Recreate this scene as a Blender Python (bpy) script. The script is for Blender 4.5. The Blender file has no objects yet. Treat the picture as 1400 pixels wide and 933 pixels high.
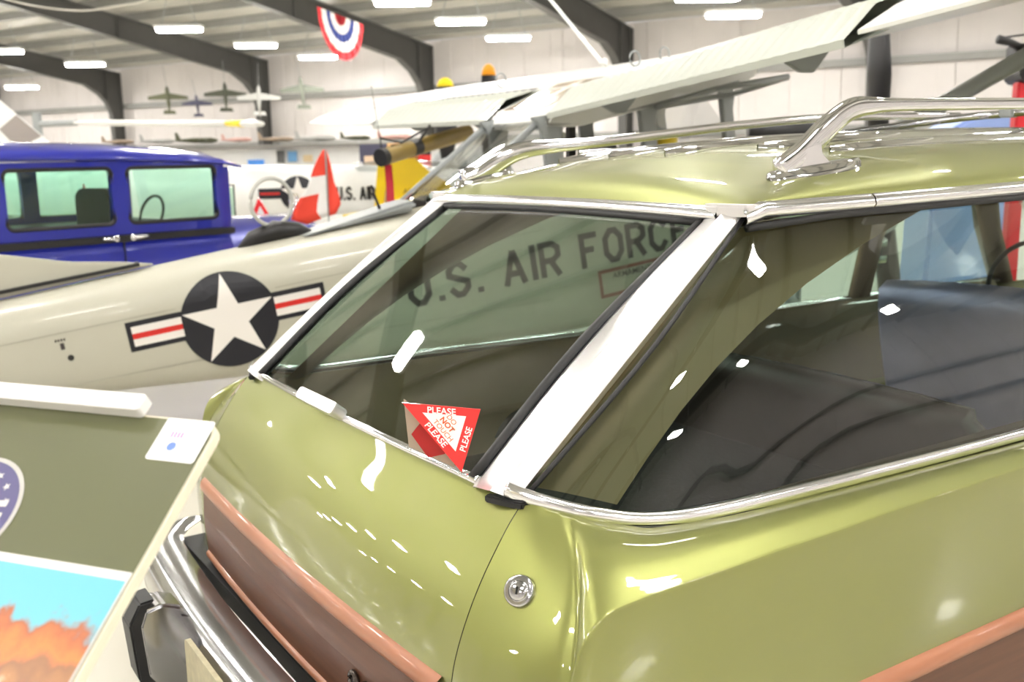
import bpy, bmesh, math, random
import numpy as np
from mathutils import Vector, Matrix
random.seed(7)
S = bpy.context.scene
COL = S.collection
R = math.radians

# ------------------------------------------------------------------ camera, world, exposure
CAM = (2.13, -.937, 1.515)
YAW, PITCH, ROLL, FPX = R(56.85), R(10.4), R(-.975), 1385.
cam = bpy.data.cameras.new('camera'); co = bpy.data.objects.new('camera', cam); COL.objects.link(co)
fw = Vector((-math.sin(YAW)*math.cos(PITCH), math.cos(YAW)*math.cos(PITCH), -math.sin(PITCH)))
rt = Vector((math.cos(YAW), math.sin(YAW), 0)); up = rt.cross(fw)
rt2 = rt*math.cos(ROLL)+up*math.sin(ROLL); up2 = -rt*math.sin(ROLL)+up*math.cos(ROLL)
M = Matrix((rt2, up2, -fw)).transposed().to_4x4(); M.translation = CAM
co.matrix_world = M
cam.sensor_width = 36; cam.lens = 36*FPX/1400; cam.clip_start = .02; cam.clip_end = 300
cam.dof.use_dof = True; cam.dof.focus_distance = 1.9; cam.dof.aperture_fstop = 5.0
S.camera = co
w = bpy.data.worlds.new('world'); S.world = w; w.use_nodes = True
w.node_tree.nodes['Background'].inputs[0].default_value = (.9, .95, 1, 1)
w.node_tree.nodes['Background'].inputs[1].default_value = .6
S.view_settings.view_transform = 'Standard'; S.view_settings.look = 'None'
S.view_settings.gamma = 1; S.view_settings.use_curve_mapping = False
S.view_settings.exposure = 0.85
LAMP = 70.0          # emission of the high-bay diffusers
S.cycles.max_bounces = 10; S.cycles.transparent_max_bounces = 16; S.cycles.glossy_bounces = 5; S.cycles.diffuse_bounces = 4
S.cycles.sample_clamp_indirect = 8

# ------------------------------------------------------------------ materials
MATS = {}
def mat(n, col, rough=.5, metal=0, coat=0, noise=.06, scale=8, emit=None, spec=.5, bump=0, coatr=.03, tint2=None, stretch=None):
    if n in MATS: return MATS[n]
    m = bpy.data.materials.new(n); m.use_nodes = True; nt = m.node_tree
    b = nt.nodes['Principled BSDF']; L = nt.links.new
    tc = nt.nodes.new('ShaderNodeTexCoord'); nz = nt.nodes.new('ShaderNodeTexNoise')
    nz.inputs['Scale'].default_value = scale; nz.inputs['Detail'].default_value = 5
    if stretch:
        mp = nt.nodes.new('ShaderNodeMapping'); mp.inputs['Scale'].default_value = stretch
        L(tc.outputs['Object'], mp.inputs[0]); L(mp.outputs[0], nz.inputs[0])
    else: L(tc.outputs['Object'], nz.inputs[0])
    rp = nt.nodes.new('ShaderNodeMix'); rp.data_type = 'RGBA'
    c2 = tint2 or tuple(max(0, c*(1-noise*2)) for c in col)
    rp.inputs[6].default_value = (*col, 1); rp.inputs[7].default_value = (*c2, 1)
    L(nz.outputs['Fac'], rp.inputs[0]); L(rp.outputs[2], b.inputs['Base Color'])
    b.inputs['Roughness'].default_value = rough; b.inputs['Metallic'].default_value = metal
    b.inputs['Coat Weight'].default_value = coat; b.inputs['Coat Roughness'].default_value = coatr
    b.inputs['Specular IOR Level'].default_value = spec
    if emit:
        b.inputs['Emission Color'].default_value = (*emit[0], 1); b.inputs['Emission Strength'].default_value = emit[1]
    if bump:
        bp = nt.nodes.new('ShaderNodeBump'); bp.inputs['Strength'].default_value = bump; bp.inputs['Distance'].default_value = .01
        L(nz.outputs['Fac'], bp.inputs['Height']); L(bp.outputs[0], b.inputs['Normal'])
    MATS[n] = m; return m
def glass(n, tint, refl=1.0, ior=1.5):
    if n in MATS: return MATS[n]
    m = bpy.data.materials.new(n); m.use_nodes = True; nt = m.node_tree; nt.nodes.clear(); L = nt.links.new
    o = nt.nodes.new('ShaderNodeOutputMaterial'); mx = nt.nodes.new('ShaderNodeMixShader')
    tr = nt.nodes.new('ShaderNodeBsdfTransparent'); gl = nt.nodes.new('ShaderNodeBsdfGlossy')
    fr = nt.nodes.new('ShaderNodeFresnel'); fr.inputs[0].default_value = ior
    ge = nt.nodes.new('ShaderNodeNewGeometry'); mr = nt.nodes.new('ShaderNodeMapRange'); mr.inputs[3].default_value = ior; mr.inputs[4].default_value = 1/ior
    L(ge.outputs['Backfacing'], mr.inputs[0]); L(mr.outputs[0], fr.inputs[0])     # same reflectance from both faces of a thin pane
    mu = nt.nodes.new('ShaderNodeMath'); mu.operation = 'MULTIPLY'; mu.inputs[1].default_value = refl; mu.use_clamp = True
    nz = nt.nodes.new('ShaderNodeTexNoise'); nz.inputs['Scale'].default_value = 1.5
    rm = nt.nodes.new('ShaderNodeMapRange'); rm.inputs[3].default_value = .0; rm.inputs[4].default_value = .02
    L(nz.outputs['Fac'], rm.inputs[0]); L(rm.outputs[0], gl.inputs['Roughness'])
    tr.inputs[0].default_value = (*tint, 1); gl.inputs[0].default_value = (1, 1, 1, 1)
    L(fr.outputs[0], mu.inputs[0]); L(mu.outputs[0], mx.inputs[0]); L(tr.outputs[0], mx.inputs[1]); L(gl.outputs[0], mx.inputs[2])
    L(mx.outputs[0], o.inputs[0]); MATS[n] = m; return m
paint = mat('green_paint', (.268, .28, .084), .40, .74, 1.0, .02, 3, coatr=.015)
chrome = mat('chrome', (.86, .86, .88), .07, 1, 0, .03, 6)
satin = mat('satin_bright_trim', (.93, .92, .93), .30, 1, 0, .03, 6)
satin2 = mat('bright_trim', (.92, .92, .94), .16, 1, 0, .03, 6)
brushed = mat('worn_chrome', (.62, .62, .64), .16, 1, 0, .15, 9)
rubber = mat('black_rubber', (.012, .012, .013), .5, 0, 0, .1)
dark = mat('dark_void', (.01, .01, .011), .7)
woodm = mat('wood_decal', (.16, .062, .028), .45, 0, .08, 0, 3, tint2=(.065, .024, .012), stretch=(1.2, 1.2, 22))
woodtrim = mat('light_wood_trim', (.46, .19, .10), .36, 0, .25, 0, 3, tint2=(.32, .12, .06), stretch=(2, 2, 14))
carglass = glass('car_glass', (.66, .78, .72), 1.4)
trimtan = mat('tan_trim', (.20, .135, .065), .5, 0, .15, .05, 20)
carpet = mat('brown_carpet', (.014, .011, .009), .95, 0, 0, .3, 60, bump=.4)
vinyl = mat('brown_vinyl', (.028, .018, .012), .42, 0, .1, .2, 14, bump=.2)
seat_refl = mat('seat_painted_reflection', (.66, .62, 1.0), .38, .45, .3, .15, 5, bump=1.0)  # blue-silver reflection of the side glass, put into the seat colour
steel_dk = mat('frame_steel', (.085, .083, .078), .55, 0, 0, .12, 3)
white_sheet = mat('white_liner', (.70, .66, .64), .55, 0, 0, .07, 1.2)
purl = mat('galvanised_purlin', (.30, .30, .28), .5, .1, 0, .15, 2)
insul = mat('roof_insulation', (.46, .45, .40), .45, 0, 0, .12, 1.5, bump=.3)
lampm = mat('lamp_diffuser', (1, 1, 1), .4, noise=0, emit=((1, .97, .92), LAMP))
housing = mat('lamp_housing', (.75, .75, .73), .4)
cream = mat('cream_paint', (.50, .485, .40), .38, 0, .25, .06, 2.5)
olive = mat('khaki_tube', (.30, .20, .04), .4, 0, .2, .2, 5)
wingw = mat('wing_white', (.80, .80, .77), .4, 0, .2, .03, 2)
graym = mat('grey_metal', (.34, .36, .36), .45, .2, 0, .06, 6)
navy = mat('insignia_navy', (.008, .008, .014), .45)
white = mat('marking_white', (.80, .76, .72), .45, noise=.02)
red = mat('marking_red', (.62, .02, .015), .45, noise=.04)
ink = mat('marking_ink', (.05, .04, .04), .55)
blue = mat('blue_paint', (.010, .018, .32), .28, .15, 1.0, .03, 2)
yellow = mat('yellow_paint', (1.0, .74, .01), .35, 0, .4, .04, 3)
orange = mat('orange_paint', (.95, .38, .02), .4)
blackp = mat('black_paint', (.012, .011, .012), .42, noise=.2)
planeglass = glass('plane_glass', (.72, .74, .74), 1.3)
clearglass = glass('sedan_glass', (.78, .92, .86), 1.2)

# ------------------------------------------------------------------ mesh helpers
def link(name, me, m, parent=None, smooth=False):
    o = bpy.data.objects.new(name, me); COL.objects.link(o)
    for x in (m if isinstance(m, (list, tuple)) else [m]): me.materials.append(x)
    if parent: o.parent = parent
    if smooth:
        for p in me.polygons: p.use_smooth = True
    return o
def tag(o, label=None, cat=None, group=None, kind=None):
    if label: o['label'] = label
    if cat: o['category'] = cat
    if group: o['group'] = group
    if kind: o['kind'] = kind
    return o
def thing(name, label, cat, loc=(0, 0, 0), rz=0, group=None):
    o = bpy.data.objects.new(name, None); COL.objects.link(o); o.location = loc; o.rotation_euler = (0, 0, rz)
    o.empty_display_size = .2
    return tag(o, label, cat, group)
class MB:
    def __init__(s): s.v = []; s.f = []
    def add(s, vs, fs):
        n = len(s.v); s.v += [tuple(map(float, v)) for v in vs]; s.f += [tuple(i+n for i in f) for f in fs]; return s
    def box(s, c, d, rz=0, ax=None):
        """box centre c, dims d; ax = three axis vectors"""
        if ax is None: ax = ((math.cos(rz), math.sin(rz), 0), (-math.sin(rz), math.cos(rz), 0), (0, 0, 1))
        A = np.array(ax, float); c = np.array(c, float); vs = []
        for i in (-.5, .5):
            for j in (-.5, .5):
                for k in (-.5, .5): vs.append(c+A[0]*d[0]*i+A[1]*d[1]*j+A[2]*d[2]*k)
        return s.add(vs, [(0, 1, 3, 2), (4, 6, 7, 5), (0, 4, 5, 1), (2, 3, 7, 6), (0, 2, 6, 4), (1, 5, 7, 3)])
    def tube(s, path, r, n=10, cap=True, flat=None, upv=(0, 0, 1)):
        """swept tube; r scalar or list; flat = (a,b) ellipse factors"""
        P = [np.array(p, float) for p in path]; m = len(P); rs = r if hasattr(r, '__len__') else [r]*m
        fa, fb = flat or (1, 1); vs = []; base = np.array(upv, float)
        for i in range(m):
            t = P[min(i+1, m-1)]-P[max(i-1, 0)]; t /= np.linalg.norm(t)+1e-12
            a = np.cross(t, base)
            if np.linalg.norm(a) < 1e-3: a = np.cross(t, (1, 0, .01))
            a /= np.linalg.norm(a)+1e-9; b = np.cross(a, t)
            for k in range(n):
                q = 2*math.pi*k/n; vs.append(P[i]+(a*math.cos(q)*fa+b*math.sin(q)*fb)*rs[i])
        fs = [(i*n+k, i*n+(k+1) % n, (i+1)*n+(k+1) % n, (i+1)*n+k) for i in range(m-1) for k in range(n)]
        if cap: fs += [tuple(range(n-1, -1, -1)), tuple((m-1)*n+k for k in range(n))]
        return s.add(vs, fs)
    def cyl(s, p0, p1, r0, r1=None, n=14): return s.tube([p0, p1], [r0, r0 if r1 is None else r1], n)
    def prism(s, poly, fn, t0, t1):
        """poly 2d, fn(u,v,t)->3d"""
        n = len(poly); vs = [fn(u, v, t0) for u, v in poly]+[fn(u, v, t1) for u, v in poly]
        fs = [tuple(range(n-1, -1, -1)), tuple(range(n, 2*n))]+[(i, (i+1) % n, n+(i+1) % n, n+i) for i in range(n)]
        return s.add(vs, fs)
    def grid(s, G, closed=False):
        G = np.asarray(G, float); a, b = G.shape[:2]; vs = G.reshape(-1, 3)
        fs = [(i*b+j, i*b+(j+1) % b, (i+1)*b+(j+1) % b, (i+1)*b+j) for i in range(a-1) for j in range(b if closed else b-1)]
        return s.add(vs, fs)
    def build(s, name, m, parent=None, smooth=False, bevel=0, weld=False, inv=None, auto=False):
        me = bpy.data.meshes.new(name)
        vs = s.v if inv is None else [tuple(inv @ Vector(v)) for v in s.v]
        me.from_pydata(vs, [], s.f)
        bm = bmesh.new(); bm.from_mesh(me)
        if weld: bmesh.ops.remove_doubles(bm, verts=bm.verts, dist=1e-4)
        bmesh.ops.recalc_face_normals(bm, faces=bm.faces)
        if bevel: bmesh.ops.bevel(bm, geom=bm.edges[:], offset=bevel, segments=2, affect='EDGES', clamp_overlap=True)
        if auto:
            for e in bm.edges:
                if len(e.link_faces) == 2 and e.calc_face_angle(0) > .6: e.smooth = False
        bm.to_mesh(me); bm.free()
        return link(name, me, m, parent, smooth or auto)
def cr(P, n):
    """Catmull-Rom along axis 0, n samples per span"""
    P = np.asarray(P, float); out = []; m = len(P)
    for i in range(m-1):
        p0 = P[i-1] if i else 2*P[0]-P[1]; p1, p2 = P[i], P[i+1]; p3 = P[i+2] if i+2 < m else 2*P[-1]-P[-2]
        for k in range(n):
            t = k/n; out.append(.5*((2*p1)+(-p0+p2)*t+(2*p0-5*p1+4*p2-p3)*t*t+(-p0+3*p1-3*p2+p3)*t**3))
    out.append(P[-1]); return np.array(out)
def loft(ctrl, nu, nv): return np.swapaxes(cr(np.swapaxes(cr(ctrl, nu), 0, 1), nv), 0, 1)
def mir(P): Q = np.array(P, float); Q[..., 0] *= -1; return Q
def interp(x, xs, ys): return float(np.interp(x, xs, ys))
def rrect(w, h, r, n=5):
    out = []
    for cx, cy, a in ((w/2-r, h/2-r, 0), (-w/2+r, h/2-r, 90), (-w/2+r, -h/2+r, 180), (w/2-r, -h/2+r, 270)):
        for k in range(n+1): q = R(a+90*k/n); out.append((cx+r*math.cos(q), cy+r*math.sin(q)))
    return out
def circ(cx, cy, r, n=40, ry=None): return [(cx+r*math.cos(2*math.pi*k/n), cy+(ry or r)*math.sin(2*math.pi*k/n)) for k in range(n)]
def star(cx, cy, r, rot=90): return [(cx+(r if k % 2 == 0 else r*.382)*math.cos(R(rot+36*k)), cy+(r if k % 2 == 0 else r*.382)*math.sin(R(rot+36*k))) for k in range(10)]
def decal(name, polys, m, parent, fn, cuts=0, inv=None):
    """flat marking; polys 2d lists; fn(u,v)->3d ; subdivided so it follows a curved skin"""
    me = bpy.data.meshes.new(name); bm = bmesh.new()
    for p in polys:
        try: bm.faces.new([bm.verts.new((x, y, 0)) for x, y in p])
        except ValueError: pass
    bm.normal_update(); bmesh.ops.triangulate(bm, faces=bm.faces[:], ngon_method='EAR_CLIP')
    for _ in range(cuts): bmesh.ops.subdivide_edges(bm, edges=[e for e in bm.edges if e.calc_length() > .03], cuts=1, use_grid_fill=False); bmesh.ops.triangulate(bm, faces=bm.faces[:])
    for v in bm.verts:
        q = Vector(fn(v.co.x, v.co.y)); v.co = (inv @ q) if inv else q
    bm.to_mesh(me); bm.free(); return link(name, me, m, parent)
def ribbon(pts, wd):
    """mitred stroke polygons from a polyline"""
    P = [np.array(p, float) for p in pts]; L, Rr = [], []; n = len(P)
    closed = np.allclose(P[0], P[-1])
    for i in range(n):
        a = P[i]-P[i-1] if i else (P[-1]-P[-2] if closed else P[1]-P[0])
        b = P[i+1]-P[i] if i < n-1 else (P[1]-P[0] if closed else P[i]-P[i-1])
        a = a/np.linalg.norm(a); b = b/np.linalg.norm(b); na = np.array((-a[1], a[0])); nb = np.array((-b[1], b[0]))
        m = na+nb; m = m/max(1e-6, np.linalg.norm(m)); m = m/max(.4, m@na); L.append(P[i]+m*wd/2); Rr.append(P[i]-m*wd/2)
    return [[tuple(L[i]), tuple(L[i+1]), tuple(Rr[i+1]), tuple(Rr[i])] for i in range(n-1)]
o_ = [(0, .25), (0, .75), (.2, 1), (.4, 1), (.6, .75), (.6, .25), (.4, 0), (.2, 0), (0, .25)]
GLY = {'U': [[(0, 1.09), (0, .25), (.2, 0), (.4, 0), (.6, .25), (.6, 1.09)]], '.': [[(.1, -.08), (.1, .1)]],
       'S': [[(.6, .78), (.4, 1), (.2, 1), (0, .8), (0, .65), (.6, .38), (.6, .2), (.4, 0), (.2, 0), (0, .22)]],
       'A': [[(-.04, -.09), (.3, 1.05)], [(.3, 1.05), (.64, -.09)], [(.1, .28), (.5, .28)]], 'I': [[(.1, -.09), (.1, 1.09)]],
       'R': [[(0, -.09), (0, 1), (.4, 1), (.6, .85), (.6, .6), (.4, .45), (.0, .45)], [(.3, .45), (.6, -.09)]],
       'F': [[(0, -.09), (0, 1), (.6, 1)], [(0, .52), (.45, .52)]], 'O': [o_],
       'C': [[(.6, .75), (.4, 1), (.2, 1), (0, .75), (0, .25), (.2, 0), (.4, 0), (.6, .25)]],
       'E': [[(.62, 1), (0, 1), (0, 0), (.62, 0)], [(0, .52), (.45, .52)]],
       '7': [[(0, 1), (.6, 1), (.2, -.09)]], '8': [o_, [(.05, .5), (.55, .5)]], '-': [[(.1, .5), (.5, .5)]]}
ADV = {'.': .45, 'I': .42, ' ': .62}
def stroke_text(txt, h, wd=.19, wide=1.0):
    polys = []; x = 0
    for ch in txt:
        for pl in GLY.get(ch, []): polys += ribbon([((x+p[0]*wide)*h/1.18, (p[1]+.09)*h/1.18) for p in pl], wd*h)
        x += ADV.get(ch, .92)*wide
    return polys
def font_text(name, txt, size, m, parent, mw, bold=.0, align='CENTER', inv=None):
    cu = bpy.data.curves.new(name, 'FONT'); cu.body = txt; cu.size = size; cu.align_x = align; cu.align_y = 'CENTER'; cu.offset = bold*size
    o = bpy.data.objects.new(name, cu); COL.objects.link(o); bpy.context.view_layer.update()
    me = bpy.data.meshes.new_from_object(o.evaluated_get(bpy.context.evaluated_depsgraph_get()))
    bpy.data.objects.remove(o); bpy.data.curves.remove(cu)
    for v in me.vertices:
        q = Vector(mw(v.co.x, v.co.y)); v.co = (inv @ q) if inv else q
    me.materials.clear(); return link(name, me, m, parent)
# ground frame of the view: right r, ahead z, height h (metres on the hangar floor)
FHx, FHy = -math.sin(YAW), math.cos(YAW)
def V(r, z, h): return np.array((CAM[0]+FHy*r+FHx*z, CAM[1]-FHx*r+FHy*z, h))
def VA(psi): return YAW*1.0+math.pi/2-R(psi)      # world angle of a heading psi degrees right of the view

# ------------------------------------------------------------------ hangar
def H(u, w_, h):   # u along the long wall, w_ in from it
    return V(10.3-.848*u-.53*w_, 29+.53*u-.848*w_, h)
W, U0, U1, EAVE, SL = 44., -26., 58., 5.55, .15
def roofh(w_): return EAVE+SL*min(w_, W-w_)
fl = MB(); fl.add([H(U0, 0, 0), H(U1, 0, 0), H(U1, W, 0), H(U0, W, 0)], [(0, 1, 2, 3)])
floorm = mat('epoxy_floor', (.66, .63, .55), .18, 0, .3, .05, .8)
tag(fl.build('floor', floorm), kind='structure')
ceil = MB()
nstr = 14
for k in range(nstr*2):       # sagging insulation between purlins
    w0, w1 = W*k/(2*nstr), W*(k+1)/(2*nstr); rows = []
    for j in range(4):
        t = j/3; ww = w0+(w1-w0)*t; rows.append([H(U0, ww, roofh(ww)-.12*math.sin(math.pi*t)), H(U1, ww, roofh(ww)-.12*math.sin(math.pi*t))])
    ceil.grid(rows)
ceiling = tag(ceil.build('ceiling', insul, smooth=False), kind='structure')
pm = None
for k in range(1, nstr*2):
    ww = W*k/(2*nstr); p = MB(); a, b = H(U0, ww, roofh(ww)-.13), H(U1, ww, roofh(ww)-.13)
    d = (b-a)/np.linalg.norm(b-a); p.box((a+b)/2, (np.linalg.norm(b-a), .09, .26), ax=(d, np.cross((0, 0, 1), d), (0, 0, 1))).build('purlin', purl, ceiling)
# walls with liner panels and girts
def wall(name, A, B, hA, hB=None, girts=(3.9, 2.1), step=3.0, rows=(0, 2.0, 3.95, 9)):
    A = np.array(A, float); B = np.array(B, float); d = B-A; L = np.linalg.norm(d); d /= L
    inn = np.array((-d[1], d[0], 0)); c = H(16, 22, 0)-A
    if inn@c < 0: inn = -inn
    wb = MB(); wb.box((A+B)/2-inn*.12+np.array((0, 0, hA(.5)/2 if callable(hA) else hA/2)), (L, .1, hA if not callable(hA) else hA(.5)), ax=(d, inn, (0, 0, 1)))
    wo = tag(wb.build(name, white_sheet), kind='structure')
    n = int(L/step); cache = {}
    for i in range(n):
        h = hA((i+.5)/n) if callable(hA) else hA
        for r_ in range(len(rows)-1):
            z0, z1 = rows[r_], min(rows[r_+1], h)
            if z1-z0 < .2: continue
            key = round(z1-z0, 2)
            if key not in cache:
                m_ = MB(); m_.box((0, 0, 0), (L/n-.02, .05, z1-z0-.03))
                for q in (-1, 0, 1): m_.box((q*L/n/3, .03, 0), (.06, .03, z1-z0-.05))
                o = m_.build('wall_panel', white_sheet, wo); cache[key] = o
            else:
                o = cache[key].copy(); COL.objects.link(o)
            p = A+d*L*(i+.5)/n+inn*-.03; o.location = (p[0], p[1], (z0+z1)/2); o.rotation_euler = (0, 0, math.atan2(-inn[0]*1, inn[1]))
    for g in girts:
        m_ = MB(); m_.box((A+B)/2+inn*.12+np.array((0, 0, g)), (L, .2, .2), ax=(d, inn, (0, 0, 1))); m_.build('girt', purl, wo)
    return wo
wall('wall_back', H(U0, 0, 0), H(U1, 0, 0), EAVE)
wall('wall_front', H(U1, W, 0), H(U0, W, 0), EAVE, step=6.)
wall('wall_left', H(U1, 0, 0), H(U1, W, 0), lambda t: EAVE+SL*W/2*(1-abs(2*t-1)), step=4.)
wall('wall_right', H(U0, 0, 0), H(U0, W, 0), lambda t: EAVE+SL*W/2*(1-abs(2*t-1)), step=4.)
US = (-22, -14.8, -7.5, 0, 7.5, 15.2, 23.2, 32.1, 41.2, 50)
brace = mat('white_brace', (.7, .7, .66), .5)
for i, u in enumerate(US):
    root = bpy.data.objects.new('trim_%d' % (i+1), None); COL.objects.link(root); tag(root, kind='structure')
    for side in (0, 1):
        fn = (lambda a, h, t, u=u: H(u+t, a, h)) if side == 0 else (lambda a, h, t, u=u: H(u+t, W-a, h))
        web = [(.22, 0), (.62, 0), (.78, 3.6), (.98, 4.05), (1.35, 4.42), (2.0, 4.78), (7, roofh(7)-1.0), (14, roofh(14)-.85), (22, roofh(22)-.95), (22, roofh(22)-.27), (.22, EAVE-.22)]
        MB().prism(web, fn, -.012, .012).build('web', steel_dk, root)
        inner = web[1:9]; outer = [(.22, 0), (.22, EAVE-.22), (22, roofh(22)-.27)]
        for pl, nm in ((inner, 'inner_flange'), (outer, 'outer_flange')):
            G = [[fn(a, h, -.14), fn(a, h, .14)] for a, h in pl]; G2 = [[fn(a+.01, h-.02, .14), fn(a+.01, h-.02, -.14)] for a, h in pl]
            MB().grid([g+h_ for g, h_ in zip(G, G2)], closed=True).build(nm, steel_dk, root)
        for a, h0, h1 in ((.98, 4.05, EAVE-.1), (7, roofh(7)-1.0, roofh(7)-.28), (14, roofh(14)-.85, roofh(14)-.28)):
            MB().prism([(a-.02, h0), (a+.02, h0), (a+.02, h1), (a-.02, h1)], fn, -.12, .12).build('stiffener', steel_dk, root)
        for a in (3.2, 6.4, 9.4, 12.6, 15.8):
            hb = interp(a, [p[0] for p in web[4:9]], [p[1] for p in web[4:9]])
            MB().cyl(fn(a, hb+.02, .14), fn(a, roofh(a)-.25, .9), .028, n=6).build('flange_brace', brace, root)
# lamps
lamp_proto = []
def lamp(p, rz, label, group, chain=1.0):
    t = thing('high_bay_lamp', label, 'lamp', p, rz, group)
    if not lamp_proto:
        a = MB(); a.prism(rrect(1.32, .46, .08), lambda u, v, t_: (u, v, t_), .02, .10).build('housing', housing, t)
        b = MB(); b.prism(rrect(1.24, .40, .12), lambda u, v, t_: (u, v, t_), -.05, .02).build('diffuser', lampm, t)
        for s in (-1, 1): MB().cyl((s*.5, 0, .1), (s*.3, 0, .85), .012, n=5).build('chain', graym, t)
        lamp_proto.append(t)
    else:
        for ch in lamp_proto[0].children:
            c = ch.copy(); COL.objects.link(c); c.parent = t
    return t
LZ = math.atan2(*(H(1, 0, 0)-H(0, 0, 0))[1::-1])+R(32)
near = [((-9.32, 30, 5.2), 'left-hand lamp of the row ahead of the bunting'), ((-7.86, 32.9, 5.03), 'middle lamp of the row beyond the bunting'), ((-6.45, 35.8, 4.92), 'lamp just below the hanging bunting'),
        ((-2.41, 24.5, 5.04), 'lamp high above the far wing, nearest the ridge of its row'), ((-1.19, 27.5, 4.96), 'middle lamp above the far white wing'), ((.04, 30.5, 4.86), 'lamp closest to the wall above the far wing'),
        ((5.38, 25, 4.7), 'lamp over the near white wing'), ((-14.5, 36, 4.83), 'lamp beside the dark haunch left of the hanging models'), ((-20, 43, 4.6), 'farthest low lamp beside the white fin'), ((-16.8, 35, 5.2), 'lamp under the beam above the white fin'), ((4.0, 21, 4.53), 'lamp above the near wing, away from the wall'), ((-10.4, 45, 4.25), 'small far lamp behind the hanging models')]
for p, l in near: lamp(V(*p), LZ, 'white linear high-bay '+l, 'high-bay lamps')
for u in np.arange(-22, 56, 7.0):
    for w_ in (6., 12., 18., 24.5, 29, 33.5, 39):
        p = H(u, w_, roofh(w_)-1.0); d = p-np.array(CAM); dz = d@np.array(fw)
        if dz > 0 and abs(d@np.array(rt2))/dz < .54 and abs(d@np.array(up2))/dz < .36: continue
        lamp(p, LZ, 'white linear high-bay lamp of the overhead rows between the frames', 'overhead lamp rows')

# ------------------------------------------------------------------ station wagon
car = thing('station_wagon', 'glossy avocado green station wagon with wood panels and chrome roof rack', 'car')
SH = np.array([(.905, .005), (.865, -.03), (.785, -.087), (.70, -.13), (.62, -.153), (.5, -.16), (.36, -.15)])   # tail profile: z, y
SX = [.705, .708, .714, .718, .72, .72, .72]
def tail_y(x, z): return interp(z, SH[::-1, 0], SH[::-1, 1])-.022*(1-min(1, (x/.72)**2))
# tailgate skin
tg = []
for x in (-1, -.8, -.5, -.2, 0, .2, .5, .8, 1):
    tg.append([(x*(SX[i]-.0012), SH[i, 1]-.022*(1-x*x), SH[i, 0]+.012*(1-x*x)*(i == 0)) for i in range(7)])
tgo = MB().grid(loft(tg, 4, 5)).build('tailgate', paint, car, smooth=True)
tgo['label'] = 'green tailgate with wood panel'
# corner + shoulder (A) and flank (B)
RID = [(.93, -.10, .36), (.955, -.088, .62), (.963, -.07, .73), (.965, -.045, .782), (.965, -.005, .808), (.965, .06, .815), (.965, .15, .817), (.965, .26, .818), (.965, .39, .821), (.965, .545, .823), (.965, .755, .828), (.965, 1.32, .832), (.965, 2.2, .83), (.96, 3.2, .82), (.93, 4.2, .78), (.86, 4.9, .72)]
BEL = [(.755, .055, .897), (.765, .068, .893), (.775, .08, .888), (.785, .10, .883), (.80, .125, .876), (.815, .16, .868), (.83, .20, .859), (.842, .29, .854), (.85, .379, .85), (.855, .54, .847), (.86, .79, .843), (.865, 1.32, .835), (.865, 2.2, .83), (.86, 3.2, .83), (.80, 4.2, .83), (.72, 4.9, .78)]
cols = [[(SX[i]+.0012, SH[i, 1], SH[i, 0]) for i in range(7)],
        [(.725, .025, .908), (.76, -.01, .866), (.79, -.065, .785), (.80, -.115, .70), (.803, -.14, .62), (.803, -.146, .5), (.80, -.137, .36)],
        [(.745, .045, .90), (.80, .012, .864), (.85, -.042, .79), (.87, -.092, .71), (.875, -.122, .62), (.877, -.13, .5), (.87, -.122, .36)],
        [(.755, .055, .897), (.82, .025, .862), (.885, -.02, .80), (.918, -.068, .72), (.93, -.097, .62), (.935, -.107, .5), (.93, -.10, .36)]]
for T, Q in list(zip(BEL, RID))[1:]:
    T, Q = np.array(T), np.array(Q); d = Q-T; c = []
    for f in (0, .33, .62, .82, .92, .965, 1): 
        p = T+d*f; bul = math.sin(math.pi*f)
        far = max(0, (T[2]-Q[2])-.06)
        p = p+np.array((.10*far*4*bul*.5, -.02*far*bul, .012*bul+far*.12*bul)); c.append(p)
    cols.append(c)
A = loft(cols, 4, 4)
Bc = []
for Q in RID:
    Q = np.array(Q); h = Q[2]-.24
    Bc.append([Q, Q+(.004, 0, -.012*min(1, h)), Q+(.009, 0, -.05*min(1, h*2)), Q+(.012, 0, -.3*h), Q+(.013, 0, -.6*h), (Q[0]-.0, Q[1], .24)])
Bg = loft(Bc, 4, 4)
for s in (1, -1):
    m_ = MB(); m_.grid(A if s > 0 else mir(A)); m_.grid(Bg if s > 0 else mir(Bg))
    m_.build('quarter_panel', paint, car, smooth=True, weld=True)
MB().box((0, .02, .6), (1.42, .1, .5)).box((0, 2.3, .22), (1.75, 4.6, .08)).build('underbody', dark, car)
# roof
ZC = ([.59, .63, .70, .85, 1.0, 1.3, 1.6, 2.2, 3.0, 3.5, 3.72], [1.402, 1.437, 1.466, 1.499, 1.522, 1.543, 1.555, 1.568, 1.572, 1.55, 1.50])
ZE = ([.59, .63, 1.0, 1.6, 2.4, 3.2, 3.72], [1.392, 1.408, 1.413, 1.424, 1.43, 1.42, 1.39])
def roof_z(x, y):
    a = min(1, abs(x)/.655); ze = interp(y, *ZE); return ze+(interp(y, *ZC)-ze)*max(0, 1-a**2.4)**.55
rows = []
for y in list(np.linspace(.59, .9, 14))+list(np.linspace(.95, 3.72, 30)):
    rows.append([(x, y, roof_z(x, y)) for x in .655*np.sin(np.linspace(-math.pi/2, math.pi/2, 41))])
MB().grid(rows).build('roof', paint, car, smooth=True)
rows = [[(x*.97, y, roof_z(x, y)-.035) for x in np.linspace(-.65, .65, 17)] for y in np.linspace(.60, 3.6, 16)]
MB().grid(rows).build('headliner', trimtan, car, smooth=True)
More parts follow.
